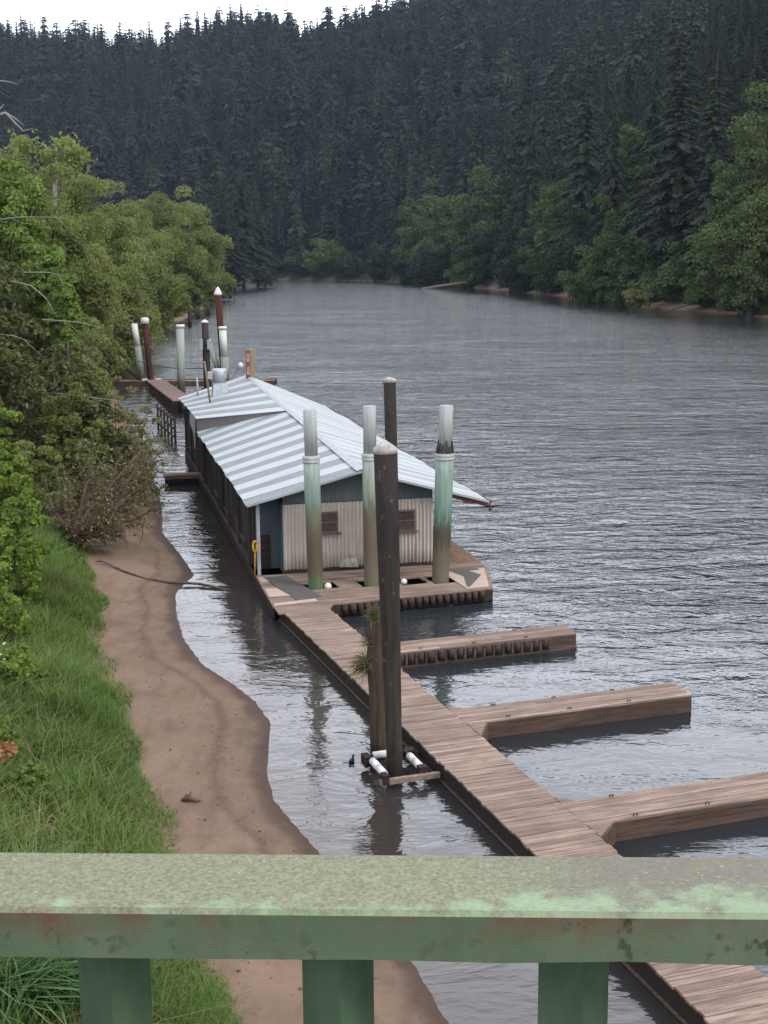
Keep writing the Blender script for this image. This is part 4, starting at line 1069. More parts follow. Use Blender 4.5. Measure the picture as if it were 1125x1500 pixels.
# left side wall: dark boards, posts and openings
mb = MB(); v = .86
while v < LH - .1:
    w = rs.uniform(.22, .34); top = 2.64 if v < 17.4 else 3.0
    mb.box(-.78 - rs.uniform(0, .03), -.73, v, v + w - .01, .36 + rs.uniform(0, .06), top, np.clip(rs.normal() * .25 + .3, 0, 1)); v += w
mb.build('side_wall', M['wall_side'], hs)
mb = MB()
for v in (1.7, 4.6, 7.8, 11.2, 14.4, 17.5, 20.6, 24.2, 27.9):
    mb.box(-.88, -.79, v - .06, v + .06, .36, 2.62, rs.uniform(.4, .9))
for v0, v1 in ((3.0, 4.4), (8.3, 9.6), (12.1, 13.5)):
    mb.box(-.86, -.80, v0, v1, .75, .86, .9)
mb.box(-.90, -.80, 1.7, LH, .37, .46, .6)
mb.build('wall_post', M['wall_side'], hs)
for v0, v1, z0, z1 in ((5.2, 6.6, 1.3, 2.2), (9.9, 11.0, .5, 2.3), (15.0, 16.6, 1.2, 2.1)): MB().box(-.835, -.815, v0, v1, z0, z1).build('side_opening', M['hull'], hs)
MB().box(4.72, 4.8, .1, LH, .4, 2.75).box(0, 4.72, LH - .08, LH, .4, 3.0).build('rear_wall', M['wall_slate'], hs)
# rafters / torn gutter under the right eave
mb = MB(); mb.bar((4.85, -.32, 2.80), (6.52, -.36, 2.34), .05, .14)
for k in range(16):
    mb.bar((5.2 + rs.uniform(0, 1.2), -.34, 2.52), (5.2 + rs.uniform(0, 1.2), -.36, 2.47 + rs.uniform(-.06, .06)), .05, .05) if False else None
mb.tube([(6.2, -.34, 2.40), (6.45, -.36, 2.34), (6.58, -.4, 2.30), (6.6, -.4, 2.18), (6.54, -.38, 2.16)], .045, 8)
mb.bar((5.7, -.33, 2.46), (6.05, -.34, 2.40), .07, .07)
mb.build('rafter_end', M['rust'], hs)
MB().tube([(6.60, -.35, 2.40), (6.60, 9, 2.40), (6.60, LH, 2.42)], .05, 8).build('gutter', M['rust'], hs)
# roof sheets: alternate white and grey, laid from ridge to eave with a small step
def sheet(mbx, c, t, th=.018):
    lo = [np.array(p, float) - [0, 0, th] for p in c]; mbx.hexa(lo + [np.array(p, float) for p in c], t)
def zle(v): return 2.68 + .06 * (v + .4) / 18
mb = MB(); n = 20; v0, v1 = -.4, 17.5; w = (v1 - v0) / n
for k in range(n):
    a, b_ = v0 + k * w, v0 + (k + 1) * w; t = .5 if False else (rs.uniform(.9, 1) if k % 2 else rs.uniform(.05, .22))
    dz = .012 * (k % 2) ; sag = .03 * math.sin(k * 1.7)
    j0, j1 = rs.normal() * .02, rs.normal() * .02
    sheet(mb, [(UL + j0, a, zle(a) + dz + sag * .5), (UR, a, zr(a) + dz), (UR, b_, zr(b_) + dz), (UL + j0, b_, zle(b_) + dz + sag * .5)], t)
mb.build('roof_left_front', M['roof'], hs)
# rear part of the left slope sits higher: opening closed by grey ply
mb = MB(); n = 11
def rl(s, f):   # f 0 at ridge .. 1 at eave ; s 0 at front edge .. 1 at the back
    vf = 14.0 + f * 3.3; v = vf + (LH + .2 - vf) * s
    zb = (3.30 + (3.12 - 3.30) * s)
    return (UR + f * (UL - UR), v, zr(v) + .03 + (zb - zr(v)) * f + .05 * math.sin(s * 3.1) * f)
for k in range(n):
    t = rs.uniform(.9, 1) if k % 2 == 0 else rs.uniform(.1, .3)
    dz = .012 * (k % 2)
    a, b_ = k / n, (k + 1) / n
    sheet(mb, [np.array(rl(a, 1)) + [0, 0, dz], np.array(rl(a, 0)) + [0, 0, dz], np.array(rl(b_, 0)) + [0, 0, dz], np.array(rl(b_, 1)) + [0, 0, dz]], t)
mb.build('roof_left_rear', M['roof'], hs)
p0, p1 = np.array(rl(0, 0)), np.array(rl(0, 1))
e0 = np.array([UR, 14.05, zr(14.05) - .01]); e1 = np.array([UL + .02, 17.35, zle(17.35) + .01])
MB().poly([e1, e0, p0 + [0, .06, -.03], p1 + [0.02, .06, -.03]]).poly([e1 + [0, .05, 0], e0 + [0, .05, 0], p0 + [0, .11, -.03], p1 + [0.02, .11, -.03]][::-1]).build('step_panel', M['plywood'], hs)
# hanging torn sheet at the raised eave, and the dark end boards
q = np.array(rl(.02, 1)); q2 = np.array(rl(.28, 1))
MB().poly([q + [-.02, 0, 0], q2 + [-.02, 0, -.02], q2 + [-.05, 0, -.5], q + [-.07, .5, -.75], q + [-.07, .3, -1.35], q + [-.06, .05, -1.3]]).poly([q + [0, 0, 0], q2 + [0, 0, -.02], q2 + [-.03, 0, -.5], q + [-.05, .5, -.75], q + [-.05, .3, -1.35], q + [-.04, .05, -1.3]][::-1]).build('torn_sheet', M['galv'], hs)
mb = MB(); n = 40; w = (LH + .6) / n
for k in range(n):
    a, b_ = -.4 + k * w, -.4 + (k + 1) * w; t = rs.uniform(.85, 1) if k % 2 else rs.uniform(.35, .55); dz = .010 * (k % 2)
    e = lambda v: 2.45 + .05 * math.sin(v * .9) * .5
    sheet(mb, [(UR, a, zr(a) + dz), (UE, a, e(a) + dz), (UE, b_, e(b_) + dz), (UR, b_, zr(b_) + dz)], t)
mb.build('roof_right', M['roof'], hs)
mb = MB()
for a, b_ in zip(np.linspace(-.42, LH + .2, 12)[:-1], np.linspace(-.42, LH + .2, 12)[1:]):
    z0, z1 = zr(a) + .055, zr(b_) + .055 + rs.normal() * .004
    for u, dzz in ((UR - .17, -.045), (UR + .17, -.055)):
        mb.poly([(UR, a, z0), (u, a, z0 + dzz), (u, b_ + .01, z1 + dzz), (UR, b_ + .01, z1)] if u > UR else [(u, a, z0 + dzz), (UR, a, z0), (UR, b_ + .01, z1), (u, b_ + .01, z1 + dzz)])
mb.build('ridge_cap', M['ridge'], hs)
# front trim of the roof
MB().bar((UL, -.43, 2.66), (UR, -.43, 3.575), .03, .07).bar((UR, -.43, 3.575), (UE, -.43, 2.43), .03, .07).build('barge_board', M['roof'], hs)
# roof vent: curb, drum, side box
vt = MB()
zc = 3.62
vt.hexa([(.18, 23.6, zc - .14), (.98, 23.6, zc + .04), (.98, 24.4, zc + .06), (.18, 24.4, zc - .12), (.26, 23.68, zc + .62), (.90, 23.68, zc + .66), (.90, 24.32, zc + .66), (.26, 24.32, zc + .62)])
vt = vt.build('roof_vent', M['galv'], hs)
mb = MB(); mb.lathe([(.30, zc + .64), (.30, zc + .82), (.36, zc + .86), (.36, zc + 1.22), (.30, zc + 1.3), (.26, zc + 1.3)], 18, c=(.58, 24, 0)); mb.build('drum', M['galv'], vt)
MB().box(.02, .24, 23.8, 24.1, zc + .82, zc + 1.18, bev=.02).build('junction_box', M['post_grey'], vt)
MB().tube([(-.30, 26.1, 3.3), (-.33, 26.0, 4.35)], .05, 8).build('stub_pipe', M['post_grey'], hs)
MB().tube([(-.10, 21.84, 3.46), (-.38, 21.0, 5.5)], .045, 7).build('leaning_stick', M['wood_yellow'], hs)
# sign box standing on the rear ridge
sg = MB().box(2.24, 2.68, 26.9, 27.25, 4.12, 5.62, bev=.012).build('roof_sign', M['wood_yellow'], hs)
MB().box(2.20, 2.45, 26.86, 26.897, 4.2, 5.60).build('red_panel', M['sign_red'], sg)
for z_ in (4.35, 5.0): MB().box(2.24, 2.41, 26.845, 26.857, z_, z_ + .4).build('pale_panel', M['sign_pale'], sg)
mb = MB(); mb.bar((2.2, 27.0, 4.85), (2.02, 26.9, 4.85), .04); mb.lathe([(.03, 4.72), (.11, 4.74), (.11, 4.92), (.04, 4.98)], 12, c=(1.95, 26.9, 0)); mb.build('lamp', M['white_plastic'], hs)
# cable from the sign lamp to the vent
mb = MB(); mb.tube([np.array([1.95 * (1 - s) + .7 * s, 26.9 * (1 - s) + 24.1 * s, 4.85 - .25 * s - .35 * math.sin(math.pi * s)]) for s in np.linspace(0, 1, 9)], .014, 5); mb.build('lamp_cable', M['rope'], hs)

# ------------------------------------------------------------------ pilings
def pile(name, label, loc, lean, prof, mat, cap=None, capmat='pile_cap', group='pilings', seed=0, wob=.015):
    o = thing(name, label, 'piling', (loc[0], loc[1], 0), 0, group)
    MB().lathe(prof, 22, lean=lean, wob=wob, seed=seed).build('shaft', M[mat], o)
    if cap:
        zt = prof[-1][1]; z0 = prof[0][1]; cx_, cy_ = lean[0] * (zt - z0), lean[1] * (zt - z0)
        MB().lathe([(r_, zt + z) for r_, z in cap], 22, c=(cx_, cy_, 0), wob=.01, seed=seed).build('cap', M[capmat], o)
    return o
cone = lambda r, k=1.0: [(r * 1.03, -.09), (r * 1.07, -.03), (r * 1.03, .01), (r * .55, .09 * k), (r * .14, .15 * k), (.005, .17 * k)]
pile('timber_piling', 'tallest black timber pile with pale conical cap in front of the boathouse', (.19, 24.86), (-.021, 0), [(.150, -1), (.152, 0), (.165, 1.5), (.19, 3.2), (.215, 5), (.222, 6.5)], 'timber_black', cone(.222), seed=1)
pile('timber_piling', 'black timber pile with pale cap standing between the gable and the river', (.33, 39.55), (-.017, 0), [(.17, -1), (.17, 0), (.178, 3), (.185, 6.5)], 'timber_black', cone(.185, .45), seed=2)
st = pile('broken_piling', 'short rotting brown pile with grass growing from it', (-.13, 26.0), (-.018, 0), [(.165, -1), (.168, 0), (.165, 1.2), (.185, 1.6), (.215, 1.95), (.175, 2.25), (.165, 2.5), (.155, 2.86), (.09, 2.93)], 'timber_brown', seed=3, wob=.06)
rs2 = np.random.default_rng(61)
def tufts(cn, n, spread, hgt, up):
    c0 = np.array(cn) + rs2.normal(size=(n, 3)) * spread; d = rs2.normal(size=(n, 3)) * .6 + up; d /= np.linalg.norm(d, axis=1, keepdims=True)
    L_ = hgt * rs2.uniform(.4, 1.2, (n, 1)); p1 = c0 + d * L_ * .6; p2 = p1 + d * L_ * .4 + np.array([0, 0, -.25]) * L_
    sv = np.cross(d, rs2.normal(size=(n, 3))); sv /= np.linalg.norm(sv, axis=1, keepdims=True); sv *= .007
    V = np.stack([c0 - sv, c0 + sv, p1 + sv * .8, p1 - sv * .8, p2 + sv * .2, p2 - sv * .2], 1).reshape(-1, 3); q = np.arange(n)[:, None] * 6
    return V, np.concatenate([q + [0, 1, 2, 3], q + [3, 2, 4, 5]], 1).reshape(-1, 4)
Va, Fa = tufts((-.04, 0, 2.88), 330, .07, .34, np.array([0, 0, .9])); Vb, Fb = tufts((-.24, -.05, 1.92), 300, .07, .36, np.array([-.9, -.1, .25])); Vc, Fc = tufts((-.2, -.1, 2.4), 50, .05, .2, np.array([-.8, -.2, .5]))
Vx = np.concatenate([Va, Vb, Vc]); Fx = np.concatenate([Fa, Fb + len(Va), Fc + len(Va) + len(Vb)])
M['moss_grass'] = mat_foliage('pile_grass', (.07, .075, .03), (.21, .20, .09), .25, 0, (.2, .16, .08), .2)
link(bpy.data.objects.new('grass_tuft', mesh_np('grass_tuft', Vx, Fx, M['moss_grass'], rs2.random(len(Fx)))), st)

def sleeve_pile(label, loc, lean, r1, r2, zc, zt, mat, seed, broken=False):
    o = thing('sleeved_piling', label, 'piling', (loc[0], loc[1], 0), 0, 'pilings')
    lx, ly = lean
    MB().lathe([(r1 * .94, -1), (r1 * .96, .4), (r1, 1.6), (r1 * 1.02, zc)], 24, lean=lean, wob=.006, seed=seed, c=(-lx, -ly, 0)).build('sleeve', M[mat], o)
    c = (lx * zc, ly * zc, 0)
    MB().lathe([(r1 * 1.0, zc - .10), (r1 * 1.10, zc - .08), (r1 * 1.10, zc - .03), (r1 * 1.03, zc - .02), (r1 * 1.12, zc + .02), (r1 * 1.12, zc + .09), (r1 * .95, zc + .12)], 24, c=c).build('collar', M['pipe'], o)
    MB().lathe([(r2, zc + .1), (r2 * .985, zt - .01), (r2 * .93, zt), (r2 * .9, zt - .03)], 24, lean=lean, c=(lx * zc, ly * zc, 0), wob=.006, seed=seed).build('upper_pipe', M['pipe'], o)
    if broken:
        b = MB()
        for k in range(13):
            a = 6.283 * k / 13; w_ = .05; ca_, sa_ = math.cos(a), math.sin(a); z0, z1 = zc + .10, zc + .10 + rs2.uniform(.22, .42)
            p = lambda r_, da, z: (c[0] + lx * (z - zc) + r_ * math.cos(a + da), c[1] + r_ * math.sin(a + da), z)
            b.hexa([p(r1 * .98, -.17, z0), p(r1 * 1.04, -.17, z0), p(r1 * 1.04, .17, z0), p(r1 * .98, .17, z0), p(r2 * 1.02, -.1, z1), p(r2 * 1.07, -.1, z1), p(r2 * 1.07, .1, z1), p(r2 * 1.02, .1, z1)], .5)
        b.build('dark_staves', M['timber_grey'], o)
    return o
sleeve_pile('grey pipe piling with green stained sleeve at the left corner of the gable wall', (-2.05, 38.68), (-.016, 0), .235, .195, 4.25, 5.72, 'sleeve_a', 1)
sleeve_pile('grey pipe piling with dull olive sleeve right behind the tallest black pile', (-.40, 39.02), (0, 0), .225, .195, 4.25, 5.78, 'sleeve_b', 2)
sleeve_pile('grey pipe piling with bright mint green sleeve and dark broken staves by the right corner', (1.68, 39.36), (.036, 0), .268, .205, 4.2, 5.73, 'sleeve_c', 3, True)

# rear pilings and floats behind the boathouse
def sleeve_far(label, p0, ptop, r, joint, seed, capw=True):
    o = thing('sleeved_piling', label, 'piling', (p0[0], p0[1], 0), 0, 'pilings')
    zt = ptop[2]; ln = ((ptop[0] - p0[0]) / zt, 0)
    MB().lathe([(r, -1), (r, joint)], 16, lean=ln, c=(-ln[0], 0, 0), wob=.006, seed=seed).build('sleeve', M['sleeve_far'], o)
    MB().lathe([(r * .93, joint), (r * .93, zt)], 16, lean=ln, c=(ln[0] * joint, 0, 0)).build('upper_pipe', M['cap_white'], o)
    if capw: MB().lathe([(r * 1.12, zt - .16), (r * 1.12, zt + .02), (r * 1.0, zt + .05)], 16, c=(ln[0] * zt, 0, 0)).build('cap', M['cap_white'], o)
    return o
sleeve_far('pale leaning piling nearest the brown beach', (-19.98, 110.95), (-20.47, 111, 4.97), .27, 3.1, 11, False)
o = pile('timber_piling', 'red brown piling with white square topped cap beside the leaning pale one', (-19.25, 110.9), (-.055, 0), [(.26, -1), (.25, 0), (.24, 2), (.23, 5.0)], 'timber_red', [(.33, -.05), (.34, .32), (.27, .42), (.25, .46)], 'cap_white', seed=12)
sleeve_far('pale green piling with rimmed top standing in front of the gangway', (-15.0, 99.0), (-14.9, 99, 5.36), .30, 5.1, 13)
o = pile('timber_piling', 'dark grey piling with white cone cap and junction box', (-13.2, 100.5), (-.012, 0), [(.30, -1), (.29, 0), (.27, 3), (.26, 5.55)], 'timber_grey', cone(.26), 'cap_white', seed=14)
MB().box(-.46, -.24, -.42, -.12, 3.5, 4.25).box(.1, .42, -.46, -.2, 3.5, 4.2).build('junction_box', M['post_grey'], o)
sleeve_far('thin pale piling half hidden behind the dark grey one', (-13.55, 112.2), (-14.6, 112, 3.55), .24, 3.2, 15, False)
pile('timber_piling', 'tall red piling with white pointed cap behind the boathouse roof', (-13.25, 112), (-.045, 0), [(.30, -1), (.30, 0), (.29, 4), (.28, 7.3)], 'timber_red', [(.32, -.1), (.33, .02), (.30, .12), (.16, .42), (.01, .62)], 'cap_white', seed=16)
sleeve_far('white pipe piling in front of the tall red one', (-12.35, 105), (-12.5, 105, 4.9), .31, 2.6, 17)

dk = thing('rear_float', 'long low brown float with timber edges behind the boathouse', 'dock', (-15.5, 110.0, 0), R(-3))
mb = MB()
for k in range(60): mb.box(-6.4 + k * .217, -6.4 + k * .217 + .2, -.9, .9, .26, .30, rs.random())
mb.build('deck_boards', M['gangplank'], dk); MB().box(-6.5, 6.7, -.98, -.9, -.05, .36, .7).box(-6.5, 6.7, .9, .98, -.05, .36, .7).build('edge_beam', M['fascia_brown'], dk)
MB().box(-6.3, 6.5, -.85, .85, -.3, .22).build('float', M['hull'], dk)
b = MB()
for x in (-4.0, -2.9): b.box(x - .2, x + .2, -.95, -.6, .37, .55, bev=.03)
b.build('white_fender', M['cap_white'], dk)
dk2 = thing('rear_float', 'short brown float between the dark grey piling and the roof', 'dock', (-11.6, 103.5, 0), R(-2))
MB().box(-2.4, 3.4, -.7, .7, .28, .34, .3).build('deck_boards', M['gangplank'], dk2); MB().box(-2.4, 3.4, -.78, -.7, -.05, .36, .6).build('edge_beam', M['fascia_brown'], dk2); MB().box(-2.3, 3.3, -.65, .65, -.3, .27).build('float', M['hull'], dk2)
# gangway from rear float to the boathouse
gw = thing('gangway', 'brown plank gangway leading from the rear float to the boathouse', 'gangway', (-18.6, 108.6, 0))
a = np.array([0, 0, .55]); e = np.array([5.4, -20.5, .95]); d = (e - a); sdv = np.cross(d / np.linalg.norm(d), [0, 0, 1.]); sdv *= .72
mb = MB(); n = 90
for k in range(n):
    p, q = a + d * k / n, a + d * (k + .93) / n
    mb.hexa([p - sdv - [0, 0, .05], p + sdv - [0, 0, .05], q + sdv - [0, 0, .05], q - sdv - [0, 0, .05], p - sdv, p + sdv, q + sdv, q - sdv], rs.random())
mb.build('deck_boards', M['gangplank'], gw)
MB().bar(a - sdv - [0, 0, .16], e - sdv - [0, 0, .16], .08, .22).bar(a + sdv - [0, 0, .16], e + sdv - [0, 0, .16], .08, .22).build('side_beam', M['fascia'], gw)
# lattice handrail fence beside the boathouse
fr = thing('lattice_railing', 'dark timber lattice railing beside the boathouse side wall', 'railing', (-12.3, 76.0, 0))
p0, p1 = np.array([.75, -2.6, .1]), np.array([-1.35, 4.4, .1]); d = p1 - p0
for s in np.linspace(0, 1, 6): MB().bar(p0 + d * s - [0, 0, .5], p0 + d * s + [0, 0, 1.4], .12).build('post', M['timber_grey'], fr); mb = MB()
for z in (.35, .8, 1.3): MB().bar(p0 + [-.07, -.03, z], p1 + [-.07, -.03, z], .06, .12).build('rail', M['timber_grey'], fr)
# beam walkway from the bank to the boathouse
bw = thing('beam_walkway', 'short brown beam walkway between the bank and the boathouse side', 'walkway', (-9.0, 60.0, 0), R(14))
MB().box(-1.0, 1.6, -.35, .35, .30, .48, .5).build('deck_boards', M['gangplank'], bw); MB().box(-.95, 1.55, -.45, .4, -.2, .26, .2).build('float', M['hull'], bw)
# boom pole and cable at the back
p = onz(160, 520, 2.2); q = np.array([-20.1, 110.6, .4]); o = MB().tube([p, (p + q) / 2 + [0, 0, -.1], q], [.10, .12, .12], 8).build('boom_pole', M['timber_grey']); tag(o, 'dark boom pole slanting from the beach down to the rear float', 'pole')
p = np.array([-20.2, 110.7, 1.9]); q = np.array([-13.4, 100.2, 2.1]); o = MB().tube([p * (1 - s) + q * s - np.array([0, 0, .25 * math.sin(math.pi * s)]) for s in np.linspace(0, 1, 9)], .03, 5).build('mooring_cable', M['rope']); tag(o, 'thin cable strung between the rear pilings', 'cable')
p = onY(225, 640, 62); q = np.array([-7.6, 57.2, 1.9]); o = MB().tube([p, (p + q) / 2 - [0, 0, .1], q], .02, 5).build('tie_line', M['rope']); tag(o, 'thin dark line tied from the brush to the boathouse wall', 'cable')

# ------------------------------------------------------------------ small things on the beach and water
Q = [onz(140, 822, .45), onz(152, 823, .42), onz(185, 838, .26), onz(215, 848, .15), onz(250, 853, .10), onz(290, 855, .07), onz(315, 860, .04), onz(342, 866, -.05)]
b = MB(); b.tube(Q, [.02, .03, .036, .038, .04, .042, .045, .04], 8); b.tube([Q[1], Q[1] + np.array([-.22, .1, .06])], [.03, .012], 6)
tag(b.build('driftwood_stick', M['stick']), 'long thin driftwood branch lying from the sand into the water', 'driftwood')
p = onz(276, 1166, .30); p[2] = h1(p[0], p[1]); o = thing('driftwood_chunk', 'small dark driftwood chunk on the sand', 'driftwood', tuple(p))
b = MB(); b.tube([(-.13, 0, .02), (-.03, .02, .08), (.07, 0, .06), (.2, -.02, .01)], [.03, .07, .05, .012], 7); b.tube([(.02, 0, .08), (.05, .03, .2)], [.025, .006], 5); b.tube([(-.02, 0, .08), (-.01, -.03, .16)], [.02, .006], 5); b.tube([(.08, 0, .06), (.28, -.03, .02)], [.02, .004], 5)
b.build('wood', M['twig_brown'], o)
rp = np.random.default_rng(77)
for k in range(16):
    x_, y_ = [(245, 1185), (290, 1130), (390, 1150), (385, 1100), (330, 1090), (370, 1180), (300, 1200), (345, 1040), (220, 1010), (380, 1210), (250, 1100), (205, 960), (268, 1060), (430, 1235), (350, 1430), (440, 1450)][k]
    p = onz(x_, y_, .2); p[2] = h1(p[0], p[1]); s_ = rp.uniform(.014, .03)
    tag(MB().lathe([(.2 * s_, 0), (s_, s_ * .3), (s_ * .8, s_ * .8), (.2 * s_, s_)], 7, wob=.25, seed=k).build('pebble', M['twig_brown'], None, tuple(p)), 'small dark pebble lying on the sand', 'pebble', 'pebbles on the sand')
# weed, leaf and twig scraps left by the tide
rs = np.random.default_rng(83); n = 900
ys_ = 13 + 36 * rs.random(n) ** 1.2; xs_ = np.interp(ys_, LEFT[:23, 1], LEFT[:23, 0]) - np.where(rs.random(n) < .55, 1.0 + .14 * rs.normal(size=n) + .2 * np.sin(ys_ * 1.7), rs.uniform(.1, 3.0, n))
zs_ = hfun(xs_, ys_) + .008
a_ = rs.uniform(0, 6.28, n); l_ = rs.uniform(.012, .05, n); w_ = rs.uniform(.004, .011, n); ux, uy = np.cos(a_), np.sin(a_)
V = np.stack([np.stack([xs_ - ux * l_, ys_ - uy * l_, zs_], 1), np.stack([xs_ + uy * w_, ys_ - ux * w_, zs_ + .012], 1), np.stack([xs_ + ux * l_, ys_ + uy * l_, zs_ + .004], 1), np.stack([xs_ - uy * w_, ys_ + ux * w_, zs_ + .010], 1)], 1).reshape(-1, 3)
tag(obj_from('beach_debris', mesh_np('beach_debris', V, np.arange(n * 4).reshape(n, 4), M['twig_brown'])), 'scraps of weed and twigs strewn along the sand', 'debris', kind='stuff')
# black water bird, swimming
wb = thing('water_bird', 'black water bird swimming beside the pile guide', 'bird', tuple(onz(515, 1117, 0)), R(70))
wb.scale = (.62, .62, .62)
sk = [(-.17, 0, .05, .02), (-.11, 0, .055, .06), (0, 0, .05, .085), (.09, 0, .06, .07), (.125, 0, .11, .04), (.14, 0, .16, .035), (.165, 0, .19, .042), (.20, 0, .185, .028)]
b = MB(); b.tube([s_[:3] for s_ in sk], [s_[3] for s_ in sk], 12); b.tube([(-.14, 0, .06), (-.2, 0, .11)], [.035, .01], 8); b.build('body', M['bird'], wb)
MB().tube([(.215, 0, .185), (.255, 0, .175)], [.014, .004], 8).build('beak', M['beak'], wb)
# far shore details
p, q = onz(612, 424, .1), onz(708, 411, 1.2); p = np.array([14.0, 470, -.1]); q = onY(712, 410, 476)
o = thing('fallen_log', 'grey fallen log lying half in the water at the right shore', 'log', tuple(p)); b = MB(); b.tube([(0, 0, 0), (q - p) * .5, (q - p)], [.35, .55, .8], 9)
for s_ in (.86, .93, .98): b.tube([(q - p) * s_, (q - p) * s_ + rp.normal(size=3) * 1.6 + [0, 0, 1]], [.2, .05], 5)
b.build('trunk', M['drift'], o)
for lab, (x0, y0), (x1, y1), Y, r_ in (('thin driftwood pole on the right beach', (985, 452), (1042, 441), 250, .22), ('crossed driftwood limb on the right beach', (1000, 447), (1050, 446), 252, .18), ('dark root mass under the right shore trees', (868, 430), (905, 415), 318, .5), ('bare tree root at the foot of the ragged grey green tree', (905, 428), (925, 408), 300, .4)):
    p, q = onY(x0, y0, Y), onY(x1, y1, Y + 2); o = MB().tube([p, (p + q) / 2 + [0, 0, .2], q], [r_, r_ * .9, r_ * .6], 7).build('driftwood_log', M['deadwood']); tag(o, lab, 'driftwood')
p = onz(1098, 461, .3); o = thing('tree_stump', 'dark upright stump on the right beach', 'stump', (p[0], p[1], 0)); MB().lathe([(.75, -.3), (.6, .4), (.55, 2.6), (.4, 3.0)], 10, wob=.1, seed=4).build('wood', M['bark'], o)
p = onY(930, 432, 266); broadleaf('yellow brown bush leaning over the water on the right shore', 'bush', p[0], 266, 3.4, 3.2, 'willow', 950, 2600, .42, name='bush', nclump=16)
for i, (x_, yt, yb, lab) in enumerate(((278, 455, 478, 'thin dark post in the water below the small leafy tree'), (290, 449, 466, 'dark post at the far edge of the brown beach'), (305, 441, 462, 'farthest thin dark post before the left point'), (337, 425, 437, 'short dark post near the small boat'))):
    p = onz(x_, yb, 0); q = onY(x_, yt, p[1]); tag(MB().tube([p - [0, 0, .5], q], .35 * p[1] / 240, 7).build('mooring_post', M['timber_grey']), lab, 'post', 'thin posts along the left shore')
p = np.array([-59.5, 548, 0]); p = onY(347, 412, 540); p[2] = 0
bt = thing('small_boat', 'small dark boat with white bow moored at the left point', 'boat', tuple(p), R(8))
b = MB(); L_ = 3.2
hullp = [(-L_, 1.0), (-L_ * .3, 1.25), (L_ * .5, 1.05), (L_, .08)]
lo = [(x, -y * .7, -.2) for x, y in hullp] + [(x, y * .7, -.2) for x, y in reversed(hullp)]; hi = [(x * 1.05, -y, .9 + .25 * (x > 2)) for x, y in hullp] + [(x * 1.05, y, .9 + .25 * (x > 2)) for x, y in reversed(hullp)]
nn = len(lo); k0 = len(b.v); b.v += lo + hi
for i in range(nn): j = (i + 1) % nn; b.f.append([k0 + i, k0 + j, k0 + nn + j, k0 + nn + i]); b.t.append(.5); b.sm.append(False)
b.f.append([k0 + nn + i for i in range(nn)]); b.t.append(.5); b.sm.append(False)
b.build('hull', M['boat_dark'], bt); MB().box(1.9, 2.9, -.9, .9, .6, 2.0, bev=.1).build('bow_cover', M['boat_white'], bt); MB().box(-1.6, .6, -.8, .8, .8, 2.2, bev=.15).build('cabin', M['boat_dark'], bt)

# ------------------------------------------------------------------ bridge railing in front of the camera
rl_ = thing('bridge_railing', 'weathered green painted steel railing with lichen on its top', 'railing', (-.005, 1.02, 9.43), R(-2.14))
# local: x along, y away from the viewer (0 = front face), z up; top surface z = .04
mb = MB()
prof = [(0.0, -.004), (0.0, .036), (.004, .040), (.106, .040), (.110, .036), (.110, -.004), (.104, -.004), (.104, .030), (.006, .030), (.006, -.004)]
xs_ = np.linspace(-1.6, 1.6, 33); b0 = len(mb.v)
for xx in xs_:
    for (yy, z_) in prof: mb.v.append((xx, yy, z_ + (.0006 * math.sin(xx * 41) + .0008 * math.sin(xx * 97 + 1)) * (z_ < 0)))
npf = len(prof)
for i in range(len(xs_) - 1):
    for k in range(npf):
        j = (k + 1) % npf; mb.f.append([b0 + i * npf + j, b0 + i * npf + k, b0 + (i + 1) * npf + k, b0 + (i + 1) * npf + j]); mb.t.append(.5); mb.sm.append(False)
mb.build('top_rail', M['rail'], rl_)
def baluster(px0, px1):
    """square tube turned about its own axis"""
    xm = (px0 + px1) / 2
    d_ = Matrix.Rotation(R(2.14), 3, 'Z') @ Vector(ray(xm, 1415)); o_ = Matrix.Rotation(R(2.14), 3, 'Z') @ (Vector((0, 0, CH)) - Vector(rl_.location))
    loc = o_ + d_ * ((.055 - o_.y) / d_.y)
    s_ = .0445
    ang = R(-37.0)
    c, s2 = math.cos(ang), math.sin(ang); h_ = s_ / 2
    pts = [(loc.x + c * a - s2 * b_, .055 + s2 * a + c * b_) for a, b_ in ((-h_, -h_), (h_, -h_), (h_, h_), (-h_, h_))]
    MB().prism(pts, -.95, .029).build('baluster', M['baluster'], rl_)
for a, b_ in ((118, 217), (445, 545), (790, 891)): baluster(a, b_)
baluster(-215, -115); baluster(1125 + 20, 1125 + 120)
MB().box(-1.6, 1.6, .02, .09, -1.0, -.95).build('bottom_rail', M['baluster'], rl_)
tag(MB().box(-6, 6, -4, 1.25, 8.05, 8.42, .5).build('bridge_deck', M['plywood']), 'concrete bridge deck under the viewer', 'bridge', kind='structure')

# ------------------------------------------------------------------ air
HZ = MB().box(-1650, 1650, -62, 3010, -5, 700)
def mat_haze(dens):
    m = bpy.data.materials.new('haze_air'); m.use_nodes = True; t = m.node_tree; t.nodes.clear()
    o = t.nodes.new('ShaderNodeOutputMaterial'); v = t.nodes.new('ShaderNodeVolumePrincipled'); v.inputs['Density'].default_value = dens
    v.inputs['Color'].default_value = (.52, .67, .90, 1); v.inputs['Anisotropy'].default_value = .2
    t.links.new(v.outputs[0], o.inputs['Volume']); return m
HAZE = .00008
if HAZE: tag(HZ.build('haze', mat_haze(HAZE)), 'thin bluish haze over the river valley', 'haze', kind='stuff')

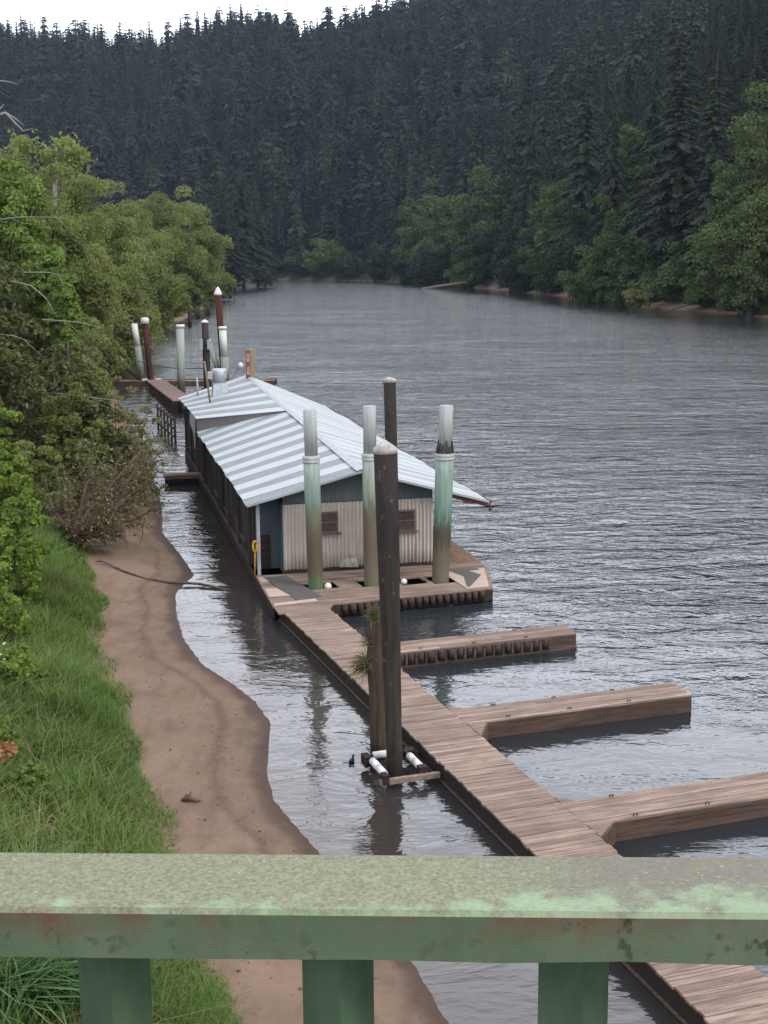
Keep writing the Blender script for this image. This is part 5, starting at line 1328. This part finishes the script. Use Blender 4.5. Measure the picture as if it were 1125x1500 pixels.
# ------------------------------------------------------------------ light
SUN_EL, SUN_AZ = 44.0, 122.0
w = bpy.data.worlds.new('World'); scene.world = w; w.use_nodes = True; t = w.node_tree
bg = t.nodes['Background']; sky = t.nodes.new('ShaderNodeTexSky'); sky.sky_type = 'NISHITA'; sky.sun_disc = False
sky.sun_elevation = R(SUN_EL); sky.sun_rotation = R(SUN_AZ); sky.air_density = 1.0; sky.dust_density = 3.0
tc = t.nodes.new('ShaderNodeTexCoord'); mp = t.nodes.new('ShaderNodeMapping'); mp.inputs['Scale'].default_value = (1, 1, 2.5)
nz = t.nodes.new('ShaderNodeTexNoise'); nz.inputs['Scale'].default_value = 2.2; nz.inputs['Detail'].default_value = 5
rp_ = t.nodes.new('ShaderNodeValToRGB'); rp_.color_ramp.elements[0].position = .3; rp_.color_ramp.elements[0].color = (8.2, 8.55, 9.7, 1); rp_.color_ramp.elements[1].position = .72; rp_.color_ramp.elements[1].color = (12.4, 12.6, 13.3, 1)
mx = t.nodes.new('ShaderNodeMix'); mx.data_type = 'RGBA'; mx.inputs[0].default_value = .85
t.links.new(tc.outputs['Generated'], mp.inputs['Vector']); t.links.new(mp.outputs[0], nz.inputs['Vector']); t.links.new(nz.outputs['Fac'], rp_.inputs[0])
t.links.new(sky.outputs[0], mx.inputs[6]); t.links.new(rp_.outputs[0], mx.inputs[7]); 
# the cloud deck is brightest up-river, above the far ridge
vn = t.nodes.new('ShaderNodeVectorMath'); vn.operation = 'NORMALIZE'; t.links.new(tc.outputs['Generated'], vn.inputs[0])
dt = t.nodes.new('ShaderNodeVectorMath'); dt.operation = 'DOT_PRODUCT'; t.links.new(vn.outputs[0], dt.inputs[0]); dt.inputs[1].default_value = (.22, .93, .29)
r2 = t.nodes.new('ShaderNodeMapRange'); r2.interpolation_type = 'SMOOTHSTEP'; r2.inputs[1].default_value = .86; r2.inputs[2].default_value = .985; r2.inputs[3].default_value = 1.0; r2.inputs[4].default_value = 2.5
t.links.new(dt.outputs['Value'], r2.inputs[0])
ml = t.nodes.new('ShaderNodeVectorMath'); ml.operation = 'SCALE'; t.links.new(mx.outputs[2], ml.inputs[0]); t.links.new(r2.outputs[0], ml.inputs['Scale'])
t.links.new(ml.outputs[0], bg.inputs['Color'])
bg.inputs['Strength'].default_value = .138
sl_ = bpy.data.lights.new('sun', 'SUN'); sl_.energy = 1.45; sl_.angle = R(14); sl_.color = (1, .93, .84)
so = bpy.data.objects.new('sun', sl_); col.objects.link(so)
dv = Vector((math.cos(R(SUN_EL)) * math.sin(R(SUN_AZ)), math.cos(R(SUN_EL)) * math.cos(R(SUN_AZ)), math.sin(R(SUN_EL))))
so.rotation_euler = dv.to_track_quat('Z', 'Y').to_euler()

# ------------------------------------------------------------------ camera
cam = bpy.data.cameras.new('camera'); co = bpy.data.objects.new('camera', cam); col.objects.link(co)
cam.sensor_fit = 'HORIZONTAL'; cam.sensor_width = 36.0; cam.lens = 36.0 * FPX / 1125.0; cam.clip_start = .05; cam.clip_end = 6000
m = Matrix(((CR[0], CU[0], -CF[0], 0), (CR[1], CU[1], -CF[1], 0), (CR[2], CU[2], -CF[2], CH), (0, 0, 0, 1)))
co.matrix_world = m
scene.camera = co
scene.view_settings.view_transform = 'Standard'; scene.view_settings.look = 'None'; scene.view_settings.exposure = 0.1; scene.view_settings.gamma = 1.0
scene.cycles.use_denoising = True
scene.cycles.max_bounces = 6; scene.cycles.transparent_max_bounces = 8; scene.cycles.volume_bounces = 0; scene.cycles.diffuse_bounces = 3; scene.cycles.glossy_bounces = 3; scene.cycles.transmission_bounces = 3
scene.cycles.caustics_reflective = False; scene.cycles.caustics_refractive = False
